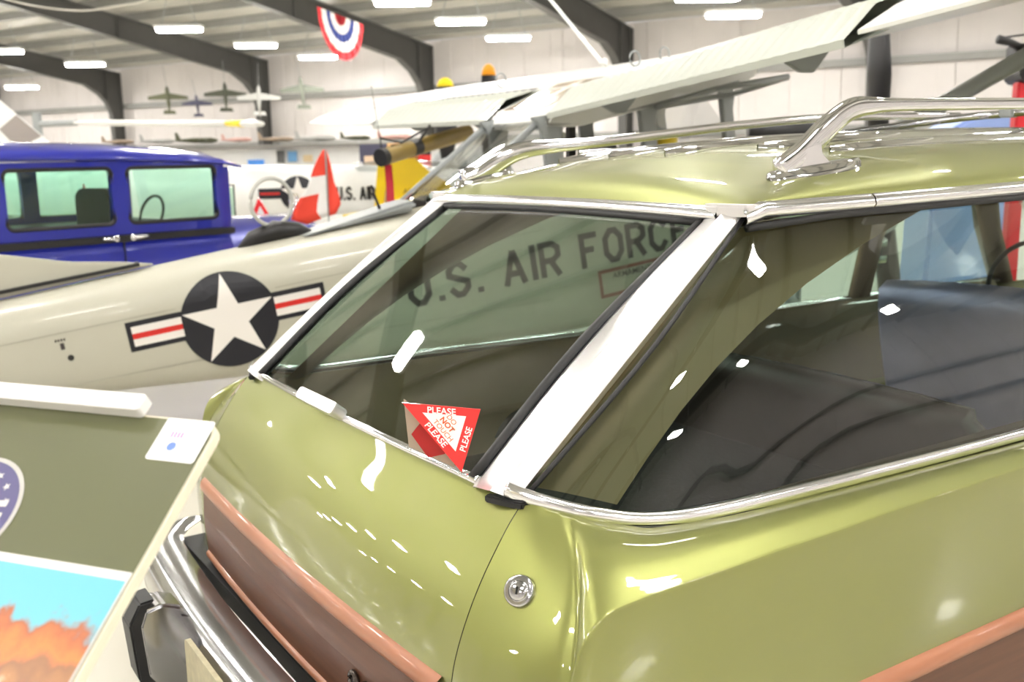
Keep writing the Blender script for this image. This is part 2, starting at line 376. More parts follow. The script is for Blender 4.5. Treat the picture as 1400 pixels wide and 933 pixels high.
# glass
nb = 13
gr = []
for f in np.linspace(0, 1, 7):
    hw = .58+(.552-.58)*f
    gr.append([(hw*q, .588*f-.02*(1-q*q)*(1-f)-.03*math.sin(math.pi*f), .922+(1.37-.922)*f+.012*(1-q*q)*f) for q in np.linspace(-1, 1, nb)])
MB().grid(gr).build('rear_window', carglass, car, smooth=True)
GB = [(.69, .029, .928), (.73, .065, .909), (.765, .103, .899), (.80, .209, .878), (.82, .334, .869), (.84, .59, .87), (.845, 1.1, .862), (.845, 1.72, .857)]
GT = [(.638, .60, 1.383), (.64, .64, 1.384), (.642, .68, 1.385), (.645, .76, 1.386), (.648, .88, 1.387), (.65, 1.02, 1.388), (.65, 1.35, 1.39), (.65, 1.78, 1.393)]
qg = [[np.array(b)+(np.array(t)-np.array(b))*f+np.array((.025*math.sin(math.pi*f), 0, 0)) for f in (0, .25, .5, .75, 1)] for b, t in zip(GB, GT)]
qgl = loft(qg, 5, 3)
def pane(y0, y1, yt0, yt1):
    c = []
    for k in range(4):
        t = k/3; c.append([np.array((.845, y0+(y1-y0)*t, .857))*(1-f)+np.array((.65, yt0+(yt1-yt0)*t, 1.393))*f+np.array((.025*math.sin(math.pi*f), 0, 0)) for f in (0, .25, .5, .75, 1)])
    return loft(c, 3, 3)
for s in (1, -1):
    fm = (lambda g: g) if s > 0 else mir
    MB().grid(fm(qgl)).build('quarter_window', carglass, car, smooth=True)
    MB().grid(fm(pane(1.84, 2.84, 1.87, 2.80))).build('door_window', carglass, car, smooth=True)
    MB().grid(fm(pane(2.98, 3.98, 2.94, 3.42))).build('door_window', carglass, car, smooth=True)
    for y, yt in ((1.78, 1.82), (2.91, 2.87), (4.04, 3.5)):
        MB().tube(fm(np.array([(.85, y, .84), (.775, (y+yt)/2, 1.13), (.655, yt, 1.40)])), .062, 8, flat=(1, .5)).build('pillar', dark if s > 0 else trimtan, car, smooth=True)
# D pillar chrome
for s in (1, -1):
    rows = []
    for f in np.linspace(-.02, 1.02, 14):
        a = np.array((.578, -.004, .918))*(1-f)+np.array((.548, .592, 1.372))*f
        b = np.array((.690, .02, .918))*(1-f)+np.array((.642, .612, 1.386))*f
        bow = -.03*math.sin(math.pi*max(0, min(1, f))); row = []
        for q, o in ((0, -.01), (.02, .008), (.10, .016), (.42, .024), (.50, .030), (.58, .024), (.90, .013), (.98, .006), (1, -.014)):
            p = a*(1-q)+b*q; n = np.array((.55, -.66, .5)); row.append(p+n*o+np.array((0, bow*(1-q), 0)))
        rows.append(row)
    rows = np.array(rows); 
    MB().grid(rows if s > 0 else mir(rows)).build('corner_pillar_trim', satin, car, auto=True)
    # rubber seal inside glass edges
    p0, p1 = np.array((.572, -.012, .924)), np.array((.545, .58, 1.366)); mid = (p0+p1)/2+np.array((0, -.034, 0))
    pth = cr([p0, mid, p1], 6); MB().tube(pth if s > 0 else mir(pth), .011, 6).build('window_seal', rubber, car, smooth=True)
    p0, p1 = np.array((.70, .032, .926)), np.array((.645, .61, 1.386)); mid = (p0+p1)/2+np.array((.027, 0, 0))
    pth = cr([p0, mid, p1], 6); MB().tube(pth if s > 0 else mir(pth), .005, 6).build('window_seal', rubber, car, smooth=True)
    # belt moulding under the side glass
    path = cr([(.672, .0, .926), (.695, .012, .921), (.742, .056, .905), (.783, .113, .888), (.816, .205, .868), (.838, .355, .860), (.852, .69, .857), (.857, 1.3, .848), (.857, 2.2, .845), (.852, 3.2, .846), (.83, 4.0, .85)], 6)
    MB().tube(path if s > 0 else mir(path), .016, 12, flat=(.75, .95)).build('belt_moulding', satin2, car, smooth=True)
    # drip rail with joints
    for ya, yb in ((.585, .985), (.99, 1.86), (1.865, 3.55)):
        ys = np.linspace(ya, yb, 8); rows = []
        for y in ys:
            ze = interp(y, *ZE); rows.append([(s*x_, y, ze+dz) for x_, dz in ((.645, .004), (.662, .005), (.672, -.004), (.676, -.018), (.668, -.028), (.648, -.031))])
        MB().grid(rows).build('drip_rail', satin2, car, smooth=True)
    pth = np.array([(.66, y, interp(y, *ZE)-.036) for y in np.linspace(.6, 3.5, 12)]); MB().tube(pth if s > 0 else mir(pth), .009, 6).build('window_seal', rubber, car, smooth=True)
    MB().box((s*.672, -.004, .905), (.085, .018, .014), rz=s*.35).build('corner_seal', rubber, car, bevel=.003)
    MB().prism([(.548, .578), (.60, .568), (.668, .590), (.673, .64), (.64, .66), (.56, .62)], lambda u, v, t, s=s: (s*u, v, t), 1.383, 1.408).build('corner_cap', satin, car, bevel=.006)
# rear header trim
xs = np.linspace(-.565, .6, 20); xs = np.linspace(-.6, .6, 24)
rows = []
for x in xs:
    q = 1-(x/.6)**2; rows.append([(x, .60, 1.402+.006*q), (x, .578, 1.40+.007*q), (x, .566, 1.385+.009*q), (x, .572, 1.372+.010*q), (x, .60, 1.366+.010*q)])
MB().grid(rows).build('rear_header_trim', satin2, car, smooth=True)
MB().tube([(x, .578, 1.366+.010*(1-(x/.6)**2)) for x in np.linspace(-.55, .55, 16)], .009, 6).build('window_seal', rubber, car, smooth=True)
# tailgate belt chrome, hinge block
xs = np.linspace(-.6, .585, 22)
MB().tube([(x, -.006-.022*(1-(x/.6)**2), .921+.006*(1-(x/.6)**2)) for x in xs], .0095, 8).build('tailgate_moulding', chrome, tgo, smooth=True)
h = MB(); h.prism(rrect(.22, .034, .012), lambda u, v, t: (-.07+u, -.030-t*.75+v*.5, .934+t*.65+v*.7), 0, .036)
h.build('grab_handle', satin, tgo, bevel=.004)
# wood on the tailgate
def on_tail(x, z, off=0):
    return (x, tail_y(x, z)-off, z)
def tail_strip(name, z0, z1, off, m, x0=-.69, x1=.69, rnd=False, nz=6):
    rows = []
    for x in np.linspace(x0, x1, 25):
        row = [on_tail(x, z0, -.004)]
        for t in np.linspace(0, 1, nz): row.append(on_tail(x, z0+(z1-z0)*t, off*(math.sin(math.pi*t)**.6 if rnd else 1)))
        row.append(on_tail(x, z1, -.004)); rows.append(row)
    return MB().grid(rows).build(name, m, tgo, smooth=rnd)
tail_strip('wood_panel', .40, .582, .004, woodm)
tail_strip('wood_trim', .575, .622, .014, woodtrim, rnd=True, nz=9)
tail_strip('wood_trim', .375, .405, .013, woodtrim, rnd=True, nz=7)
for dx, z, rr in ((0, .50, .018), (.055, .495, .021)):
    c0 = np.array(on_tail(.375+dx, z-.02, .004)); k = MB(); k.tube([c0+np.array((rr*math.cos(q), -.006, rr*math.sin(q))) for q in np.linspace(0, 2*math.pi, 20)], .006, 6, cap=False)
    k.cyl(c0+np.array((0, -.002, 0)), c0-np.array((0, .007, 0)), rr*.75); k.build('tailgate_lock', mat('dark_chrome', (.10, .08, .07), .25, .8), tgo, smooth=True)
# flank wood
def side_strip(name, z0, z1, off, m, rnd):
    for s in (1, -1):
        rows = []
        for y in np.linspace(.30, 3.4, 16):
            row = [(s*.965, y, z0)]+[(s*(.978+off*(math.sin(math.pi*t)**.6 if rnd else 1)), y, z0+(z1-z0)*t) for t in np.linspace(0, 1, 8)]+[(s*.965, y, z1)]
            rows.append(row)
        MB().grid(rows).build(name, m, car, smooth=rnd)
side_strip('side_wood_panel', .26, .46, .003, woodm, False)
side_strip('side_wood_trim', .450, .502, .016, woodtrim, True)
# lock on the quarter
lc = np.array((.80, -.062, .797)); ln = np.array((.50, -.74, .45)); ln /= np.linalg.norm(ln)
ta = np.cross(ln, (0, 0, 1)); ta /= np.linalg.norm(ta); tb = np.cross(ta, ln)
def disc_path(r, o, n=28): return [lc+ln*o+ta*r*math.cos(q)+tb*r*math.sin(q) for q in np.linspace(0, 2*math.pi, n)]
k = MB(); k.grid([disc_path(r_, o_2) for r_, o_2 in ((.028, -.004), (.027, .004), (.022, .009), (.018, .006), (.0165, .009), (.012, .0125), (.0001, .013))])
lk = k.build('quarter_lock', brushed, car, smooth=True); lk['label'] = 'round chrome key lock'
MB().box(lc+ln*.0135, (.003, .013, .002), ax=(ta, tb, ln)).build('keyhole', dark, lk)
# bumper
prof = [(.0, .40), (-.03, .415), (-.085, .412), (-.115, .395), (-.125, .36), (-.12, .30), (-.105, .25), (-.06, .235), (0, .25)]
rows = []
for x in np.linspace(-.97, .97, 33):
    yb = -.185-.05*(1-(x/.97)**2)+.10*max(0, (abs(x)-.8)/.17)**2; rows.append([(x, yb+p[0], p[1]) for p in prof])
bmp = MB().grid(rows).build('rear_bumper', brushed, car, smooth=True); bmp['label'] = 'worn chrome rear bumper'
for s in (1, -1):
    g = MB(); pp = [(-.335, .42), (-.385, .44), (-.43, .43), (-.445, .39), (-.435, .26), (-.40, .20), (-.34, .2)]
    g.prism(pp, lambda u, v, t, s=s: (s*.36+t, u, v), -.05, .05).build('bumper_guard', brushed, bmp, bevel=.008)
    g = MB(); pp = [(-.40, .455), (-.44, .45), (-.468, .40), (-.455, .25), (-.41, .185), (-.38, .19), (-.425, .26), (-.435, .39), (-.42, .43)]
    g.prism(pp, lambda u, v, t, s=s: (s*.36+t, u, v), -.045, .045).build('guard_pad', rubber, bmp, bevel=.005)
MB().box((0, -.12, .345), (1.84, .12, .05)).build('bumper_gap_filler', rubber, car)
MB().prism(rrect(.32, .16, .015), lambda u, v, t: (u, -.366+t, .33+v), -.012, 0).build('license_plate', mat('plate', (.62, .55, .35), .4, noise=.3, scale=30), bmp)
# roof rack
rack = bpy.data.objects.new('roof_rack', None); COL.objects.link(rack); rack.parent = car; rack['label'] = 'chrome roof rack'
for s, y0, fl_ in ((1, .79, .30), (-1, .63, .20)):
    x = s*.55
    P = [(x, y0+.02, roof_z(x, y0+.02)+.012), (x-s*.005, y0+.09, 1.50), (x-s*.015, y0+.17, 1.55), (x-s*.025, y0+.25, 1.592), (x-s*.03, y0+.31, 1.612), (x-s*.033, y0+.38, 1.618), (x-s*.035, y0+.5, 1.622), (x-s*.035, 1.85, 1.632), (x-s*.035, 2.6, 1.645), (x-s*.035, 3.1, 1.645)]
    if s < 0: P = [(-.55, .645, roof_z(-.55, .645)+.012), (-.547, .70, 1.458), (-.542, .76, 1.492), (-.537, .81, 1.516), (-.532, .87, 1.531), (-.526, .97, 1.540), (-.52, 1.22, 1.558), (-.52, 1.85, 1.612), (-.52, 2.4, 1.640), (-.52, 3.1, 1.648)]
    pp = cr(P, 5); rr = [interp(i/5, [0, 2, 4, 6, 9], [.034, .034, .026, .016, .015]) for i in range(len(pp))]
    MB().tube(pp, rr, 12, flat=(.42, 1)).build('side_rail', chrome, rack, smooth=True)
    ft = []
    for f in np.linspace(0, 1, 9):
        y = y0-.01+fl_*f; z = roof_z(x, y)+.002; wd = .028*(math.sin(math.pi*min(.98, max(.02, f)))**.4)
        ft.append([(x-wd, y, z-.004+.012*s*0), (x-wd*.8, y, z+.012), (x, y, z+.017), (x+wd*.8, y, z+.010), (x+wd, y, z-.012)])
    ft = [[np.mean(ft[0], 0)]*5]+ft+[[np.mean(ft[-1], 0)]*5]
    MB().grid(ft).build('rail_foot', chrome, rack, smooth=True)
    if s < 0: continue
    web = [(y0+.02, 0), (y0+.19, 0), (y0+.155, .03), (y0+.15, .055), (y0+.10, .05)]
    MB().prism(web, lambda u, v, t, x=x: (x+t, u, roof_z(x, u)+.01+v), -.008, .008).build('foot_gusset', chrome, rack, bevel=.003)
P = [(-.46, 1.02, 1.518), (-.46, 1.1, 1.522), (-.46, 1.4, 1.535), (-.46, 2.0, 1.562), (-.46, 3.0, 1.59)]
MB().tube(cr(P, 4), .008, 8).build('lower_rail', chrome, rack, smooth=True)
MB().tube([(-.51, 2.35, 1.580), (0, 2.35, 1.618), (.51, 2.35, 1.640)], .013, 8).build('cross_bar', brushed, rack, smooth=True)
MB().box((.15, 2.35, 1.628), (.05, .04, .035)).build('bar_clamp', graym, rack, bevel=.005)
for x, y0 in ((-.35, .86), (-.15, .89), (.05, .92), (.24, 1.07), (.40, 1.16)):
    rows = []
    for y in list(y0+np.array([0, .02, .05, .1]))+list(np.linspace(y0+.2, 3.1, 24)):
        wd = .022*min(1, .12+(y-y0)/.06*.9); z = max(roof_z(x-wd, y), roof_z(x+wd, y))
        rows.append([(x-wd, y, roof_z(x-wd, y)-.004), (x-wd*.8, y, z+.009), (x, y, z+.013), (x+wd*.8, y, z+.009), (x+wd, y, roof_z(x+wd, y)-.004)])
    MB().grid(rows).build('roof_strip', chrome, rack, smooth=True)
# interior
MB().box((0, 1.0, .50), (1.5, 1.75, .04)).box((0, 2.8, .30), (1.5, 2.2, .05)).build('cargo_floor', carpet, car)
for s in (1, -1):
    rows = [[(s*x, y, z) for x, z in ((.70, .50), (.74, .62), (.76, .80), (.80, .855))] for y in np.linspace(.12, 3.9, 10)]
    MB().grid(rows).build('side_trim', trimtan, car, smooth=True)
    rows = []
    for f in np.linspace(0, 1, 8):
        a = np.array((.56, .05, .90))*(1-f)+np.array((.53, .63, 1.36))*f
        b = np.array((.735, .20, .875))*(1-f)+np.array((.615, .20, 1.372))*f+np.array((0, .62*f+.43*f**3, 0))
        rows.append([a+(b-a)*q-np.array((.03*math.sin(math.pi*q), 0, 0)) for q in np.linspace(0, 1, 6)])
    MB().grid(rows if s > 0 else mir(rows)).build('pillar_trim', trimtan, car, smooth=True)
def seat(y, top, m, name, hw=.66, tilt=.16, dpt=.16, xc=0.):
    st = bpy.data.objects.new(name, None); COL.objects.link(st); st.parent = car
    rows = []
    for f in np.linspace(0, 1, 9):
        z = .42+(top-.42)*f; yy = y-tilt*f; th = dpt*(1-.55*f**3)
        rows.append([(xc+hw*q*(1-.06*f**4), yy+th*o+.012*math.cos(q*26)*(o > 0)*(abs(q) < .95), z+(.02*(1-q*q) if f == 1 else 0)) for q, o in [(-1, 0)]+[(q, 1) for q in np.linspace(-.99, .99, 41)]+[(1, 0)]+[(q, 0) for q in np.linspace(.98, -.98, 11)]])
    r2 = np.array(rows); topc = r2[-1].copy(); topc[:, 2] += .03; topc[:, 1] = topc[:, 1].mean()*.7+topc[:, 1]*.3
    MB().grid(np.concatenate([r2, topc[None], topc.mean(0)[None, None].repeat(topc.shape[0], 1)]), closed=True).build('backrest', m, st, smooth=True)
    MB().prism(rrect(hw*2, .5, .06), lambda u, v, t: (xc+u, y+.30+v, .40+t), 0, .14).build('cushion', m, st, bevel=.02)
    return st
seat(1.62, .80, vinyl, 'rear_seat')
seat(2.62, .97, seat_refl, 'front_seat', dpt=.2, hw=.54, xc=.10)  # front seat carries the painted side-glass reflection
MB().tube(cr([(-.62, 4.0, .92), (-.3, 3.9, .95), (.3, 3.9, .95), (.62, 4.0, .92)], 4), .09, 10).build('dashboard', dark, car, smooth=True)
q = np.linspace(0, 2*math.pi, 25)
MB().tube([(-.36+.19*math.cos(a), 3.45+.07*math.sin(a), .93+.17*math.sin(a)) for a in q], .012, 6).build('steering_wheel', dark, car, smooth=True)
m_ = MB(); m_.prism(rrect(.2, .12, .035), lambda u, v, t: (-1.02-u*.55, 3.28+t+u*.5, 1.03+v), -.03, .03); m_.build('side_mirror', chrome, car, bevel=.01)
rows = [[(x*(.62-.0*f)*(1+.25*(1-f)), 4.55-.95*f, .84+.54*f) for x in np.linspace(-1, 1, 9)] for f in (0, .33, .66, 1)]
MB().grid(rows).build('windshield', carglass, car, smooth=True)
rows = [[(x*.86*(1-.1*((y-4.5)/1.2)), y, .83+.03*(1-x*x)-.05*((y-4.5)/1.2)**2) for x in np.linspace(-1, 1, 11)] for y in np.linspace(4.45, 5.7, 7)]
MB().grid(rows).build('hood', paint, car, smooth=True)
for x in (-.82, .82):
    for y in (1.05, 4.3):
        wl = MB(); wl.tube([(x-.1, y, .33), (x-.1, y, .33)], .1, 4)
        t = MB(); t.grid([[(x+dx, y+r_*math.cos(a), .33+r_*math.sin(a)) for a in np.linspace(0, 2*math.pi, 30)] for dx, r_ in ((-.1, .2), (-.1, .31), (-.07, .33), (.07, .33), (.1, .31), (.1, .2), (.06, .0))])
        t.build('wheel', rubber, car, smooth=True)

# ------------------------------------------------------------------ do-not-touch card on the tailgate
tip = np.array((.555, -.028, .937)); ca = np.array((.547, .837, 0.)); fwd3 = np.array((.837, -.547, 0.))
sgn = thing('touch_warning_card', 'red triangular please do not touch card standing on the tailgate', 'sign', tuple(tip))
def cardp(u, v, t=0): return tuple(ca*u+np.array((0, 0, 1))*v+fwd3*t+np.array((0, 0, -.008))*u/.075)
tri = [(.002, -.002), (.040, .122), (-.104, .122)]
MB().prism(tri, cardp, -.0015, .0015).build('card_face', mat('card_red', (.85, .03, .03), .35, 0, .2, .02), sgn)
cx, cy = (tri[0][0]+tri[1][0]+tri[2][0])/3, (tri[0][1]+tri[1][1]+tri[2][1])/3
inner_t = [(cx+(x-cx)*.56, cy+(y-cy)*.56+.003) for x, y in tri]
decal('white_triangle', [inner_t], mat('card_white', (.95, .93, .9), .5, noise=.01), sgn, lambda u, v: cardp(u, v, .0022))
cwt = MATS['card_white']; ctx = mat('card_orange', (.75, .12, .02), .5)
def txt_on(a, b, off, s, body, m, bold=.0):
    a = np.array(a); b = np.array(b); d = (b-a)/np.linalg.norm(b-a); n = np.array((-d[1], d[0])); c = (a+b)/2+n*off
    font_text('lettering', body, s, m, sgn, lambda u, v: cardp(*(c+d*u+n*v), .003), bold)
txt_on(tri[2], tri[1], -.0095, .017, 'PLEASE', cwt, .02)
txt_on(tri[2], tri[0], .0095, .017, 'PLEASE', cwt, .02)
txt_on(tri[0], tri[1], .0090, .016, 'PLEASE', cwt, .02)
dd = np.array(tri[0])-np.array(tri[2]); dd /= np.linalg.norm(dd); nn = np.array((-dd[1], dd[0]))
for body, k, o, bo, sz in (('TOUCH', -.0125, .000, 0., .0135), ('NOT', .001, -.004, .03, .0145), ('DO', .014, -.006, .0, .0135)):
    c = np.array((cx, cy+.003))+nn*k+dd*o
    font_text('lettering', body, sz, ctx, sgn, lambda u, v, c=c: cardp(*(c+dd*u+nn*v), .003), bo)
bk = MB(); bk.prism([(-.104, .122), (-.098, .03), (-.012, -.004), (-.02, .06)], cardp, -.030, -.028).build('reflection_flap', mat('reflection_beige', (.42, .34, .26), .6), sgn)  # flap added to stand in for the card back's reflection in the glass
MB().prism([(-.07, .085), (-.092, .055), (-.062, .012), (-.03, .022), (-.02, .06)], cardp, -.0275, -.026).build('reflection_patch', mat('reflection_dark_red', (.42, .01, .01), .5), sgn)  # red part of that reflection, put in as a solid patch

# ------------------------------------------------------------------ information panel in the foreground
P0 = np.array((1.015, -.604, 1.222)); pt = np.array((.811, .586, 0.)); pd = np.array((.462, -.639, -.616)); pn = np.cross(pt, pd); pn = pn if pn[2] > 0 else -pn
info = thing('information_panel', 'olive green tilted information panel on a stand beside the car', 'sign', (float((P0-pt*.4+pd*.25)[0]), float((P0-pt*.4+pd*.25)[1]), 0))
iinv = Matrix.Translation(info.location).inverted()
def ip(u, v, t=0): return tuple(P0+pt*u+pd*v+pn*t)
IW, IH = .80, .52
pan = [(u-IW/2, v+IH/2) for u, v in rrect(IW, IH, .022)]
MB().prism(pan, ip, -.012, 0).build('panel_edge', mat('panel_cream', (.80, .74, .58), .5), info, inv=iinv)
decal('panel_face', [[(u*.992-.0032, (v-IH/2)*.990+IH/2) for u, v in pan]], mat('panel_olive', (.118, .124, .055), .42, 0, .25, .05, 3), info, lambda u, v: ip(u, v, .0008), inv=iinv)
MB().prism([(u-.5-.1, v-.006) for u, v in rrect(.99, .024, .005)], ip, .002, .018).build('top_ledge', mat('ledge_white', (.86, .84, .82), .4), info, inv=iinv, bevel=.002)
decal('sticker', [[(u-.039, v+.0305) for u, v in rrect(.066, .058, .004)]], mat('sticker_white', (.88, .87, .90), .4, noise=.02), info, lambda u, v: ip(u, v, .0016), inv=iinv)
decal('sticker_emblem', [circ(-.046, .040, .006, 16)], mat('sticker_blue', (.15, .25, .75), .5), info, lambda u, v: ip(u, v, .002), inv=iinv)
decal('sticker_text', [[(-.055+k*.0045, .020+.0), (-.0525+k*.0045, .020), (-.0525+k*.0045, .028), (-.055+k*.0045, .028)] for k in range(4)], mat('sticker_pink', (.55, .25, .5), .5), info, lambda u, v: ip(u, v, .002), inv=iinv)
# round emblem
ec, er = (-.272, .158), .078
for nm, r_, m_, h_ in (('emblem_rim', er, mat('emblem_grey', (.55, .53, .50), .5), .0016), ('emblem_field', er*.93, mat('emblem_blue', (.10, .09, .22), .5), .002)):
    decal(nm, [circ(*ec, r_, 48)], m_, info, lambda u, v, h_=h_: ip(u, v, h_), inv=iinv)
decal('emblem_stars', [star(ec[0]+er*.74*math.cos(a), ec[1]+er*.74*math.sin(a), er*.07) for a in np.linspace(0, 2*math.pi, 17)[:-1]], white, info, lambda u, v: ip(u, v, .0026), inv=iinv)
decal('emblem_rays', ribbon([(ec[0]-.05, ec[1]+.01), (ec[0]+.06, ec[1]-.005)], .006)+ribbon([(ec[0]-.03, ec[1]-.01), (ec[0]+.058, ec[1]-.02)], .008), white, info, lambda u, v: ip(u, v, .0026), inv=iinv)
# printed photograph: flat print made of colour patches
pu0, pu1, pv0, pv1 = -.24, -.006, .205, .50
decal('photo_border', [[(pu0-.02, pv0-.010), (pu1+.002, pv0-.010), (pu1+.002, pv1), (pu0-.02, pv1)]], mat('photo_white', (.85, .83, .80), .4), info, lambda u, v: ip(u, v, .0014), inv=iinv)
pm_ = bpy.data.materials.new('printed_scene'); pm_.use_nodes = True; nt = pm_.node_tree; b = nt.nodes['Principled BSDF']; b.inputs['Roughness'].default_value = .35
uvn = nt.nodes.new('ShaderNodeUVMap'); sp = nt.nodes.new('ShaderNodeSeparateXYZ'); nz = nt.nodes.new('ShaderNodeTexNoise'); nz.inputs['Scale'].default_value = 7; nz.inputs['Detail'].default_value = 6
ad = nt.nodes.new('ShaderNodeMath'); ad.operation = 'MULTIPLY_ADD'; ad.inputs[1].default_value = .34
rp = nt.nodes.new('ShaderNodeValToRGB'); nt.links.new(uvn.outputs[0], sp.inputs[0]); nt.links.new(uvn.outputs[0], nz.inputs[0])
nt.links.new(nz.outputs['Fac'], ad.inputs[0]); nt.links.new(sp.outputs[1], ad.inputs[2]); nt.links.new(ad.outputs[0], rp.inputs[0])
cr_ = rp.color_ramp; cr_.elements[0].position = 0; cr_.elements[0].color = (.16, .50, .62, 1); cr_.elements[1].position = 1; cr_.elements[1].color = (.07, .06, .05, 1)
for p_, c_ in ((.33, (.16, .50, .62, 1)), (.37, (.40, .12, .05, 1)), (.46, (.75, .22, .06, 1)), (.52, (.30, .14, .07, 1)), (.60, (.42, .20, .08, 1)), (.66, (.72, .70, .55, 1)), (.70, (.10, .08, .07, 1)), (.80, (.30, .34, .25, 1)), (.88, (.12, .06, .06, 1))):
    e = cr_.elements.new(p_); e.color = c_
nt.links.new(rp.outputs[0], b.inputs['Base Color'])
me = bpy.data.meshes.new('photo_print'); me.from_pydata([tuple(iinv @ Vector(ip(u, v, .002))) for u, v in ((pu0, pv0), (pu1, pv0), (pu1, pv1), (pu0, pv1))], [], [(0, 1, 2, 3)])
uv = me.uv_layers.new(name='UVMap')
for i, c_ in enumerate(((0, 0), (1, 0), (1, 1), (0, 1))): uv.data[i].uv = c_
link('photo_print', me, pm_, info)
st = MB(); st.cyl(ip(-.55, .26, -.01), (*ip(-.55, .26)[:2], .0), .02); st.box((*ip(-.55, .26)[:2], .012), (.3, .3, .024)); st.build('stand', graym, info, inv=iinv)

# ------------------------------------------------------------------ observation aeroplane
AX, AZ = -1.655, 5.747; PSI = 66
org = V(AX, AZ, 0)
pl = thing('observation_aeroplane', 'cream high-wing observation aeroplane with star insignia behind the green wagon', 'aeroplane', tuple(org), VA(PSI))
ATT = R(8.6); BANK = R(1.3)
def T(x, y, z):   # pitched body frame -> thing frame (x ahead, y to port, z up)
    return (x*math.cos(ATT)-z*math.sin(ATT), y, .653+x*math.sin(ATT)+z*math.cos(ATT))
pinv = None
FX = [-2.4, -1.1, 0, 1.2, 2.0, 3.4, 4.0, 4.75]
FWd = [.10, .20, .275, .355, .40, .42, .42, .36]
FT = [.30, .325, .345, .365, .37, .38, .37, .28]; FB = [-.02, -.22, -.36, -.48, -.56, -.62, -.60, -.45]; FS = [.1, .10, .12, .13, .14, .15, .15, .1]
def fus(x): return [interp(x, FX, a) for a in (FWd, FT, FB, FS)]
def fsec(x):
    w_, t, b_, s_ = fus(x); o = []
    for a in np.linspace(0, 90, 9): o.append((-w_*math.cos(R(a))**.75, s_+(t-s_)*math.sin(R(a))))
    o += [(-y, z) for y, z in o[-2::-1]]
    o += [(w_, s_*.5+b_*.5), (w_*.96, b_+.10), (w_*.8, b_+.02), (w_*.4, b_), (-w_*.4, b_), (-w_*.8, b_+.02), (-w_*.96, b_+.10), (-w_, s_*.5+b_*.5)]
    return o
def fside(x, z, off):   # starboard skin
    w_, t, b_, s_ = fus(x)
    if z <= s_: y = -w_
    else: q = min(.999, (z-s_)/(t-s_)); y = -w_*max(0, 1-q*q)**.375
    n = 0 if z <= s_ else ((z-s_)/(t-s_))
    return T(x, y-off*(1-.5*n), z+off*n*.9)
xs = list(np.linspace(-2.4, 4.75, 40))
MB().grid([[T(x, y, z) for y, z in fsec(x)] for x in xs], closed=True).build('fuselage', cream, pl, smooth=True)
# insignia
decal('insignia_disc', [circ(0, 0, .262, 48)], navy, pl, lambda u, v: fside(u, v, .003), 3)
decal('insignia_star', [star(0, 0, .255)], white, pl, lambda u, v: fside(u, v, .005), 3)
for s in (-1, 1):
    bx = lambda x0, x1, z0, z1: [(s*x0, z0), (s*x1, z0), (s*x1, z1), (s*x0, z1)]
    decal('insignia_bar', [bx(.235, .535, -.062, .10)], navy, pl, lambda u, v: fside(u, v, .002), 2)
    decal('insignia_bar_white', [bx(.25, .51, -.036, .072)], white, pl, lambda u, v: fside(u, v, .0035), 2)
    decal('insignia_bar_red', [bx(.25, .51, .004, .034)], red, pl, lambda u, v: fside(u, v, .005), 2)
decal('fuselage_lettering', [[(x+1.02, y-.158) for x, y in p] for p in stroke_text('U.S. AIR FORCE', .215, .175, .98)], ink, pl, lambda u, v: fside(u, v, .003), 1)
decal('armament_box', ribbon([(2.23, -.36), (2.23, -.205), (2.66, -.205), (2.66, -.36), (2.23, -.36)], .022), mat('faded_red', (.30, .10, .08), .5), pl, lambda u, v: fside(u, v, .003), 1)
font_text('armament_lettering', 'ARMAMENT', .052, ink, pl, lambda u, v: fside(2.46+u, -.245+v, .003), .01)
decal('drain_hole', [circ(-.83, -.02, .016, 16)], blackp, pl, lambda u, v: fside(u, v, .003))
decal('lift_marking', [[(-.865, .03), (-.845, .03), (-.845, .065), (-.865, .065)]]+[[(-.885+k*.014, .075), (-.876+k*.014, .075), (-.876+k*.014, .088), (-.885+k*.014, .088)] for k in range(4)], ink, pl, lambda u, v: fside(u, v, .003))
decal('skin_seam', ribbon([(-2.0, .112), (-.27, .120)], .006)+ribbon([(.27, .122), (1.9, .135)], .006)+ribbon([(-1.4, -.15), (0.0, -.19), (1.9, -.30)], .005), mat('seam', (.40, .38, .31), .5), pl, lambda u, v: fside(u, v, .002), 4)
# fin with dorsal fillet, black strip
fin = [(-2.9, .30), (-.30, .350), (-.46, .395), (-.72, .45), (-1.05, .56), (-1.42, .76), (-1.75, 1.05), (-1.95, 1.35), (-2.55, 1.42), (-2.9, 1.2)]
MB().prism(fin, lambda u, v, t: T(u, t, v), -.035, .035).build('fin', cream, pl, bevel=.01)
MB().prism([(-2.3, .352), (-.38, .362), (-.38, .378), (-2.3, .378)], lambda u, v, t: T(u, t, v), -.062, .05).build('fin_fairing_strip', blackp, pl)
stb = [(-2.2, .15), (-1.55, .15), (-1.6, 1.4), (-1.9, 1.6), (-2.3, 1.5)]
for s in (1, -1): MB().prism(stb, lambda u, v, t, s=s: T(u, s*v, .12+t), -.03, .03).build('tailplane', cream, pl, bevel=.01)
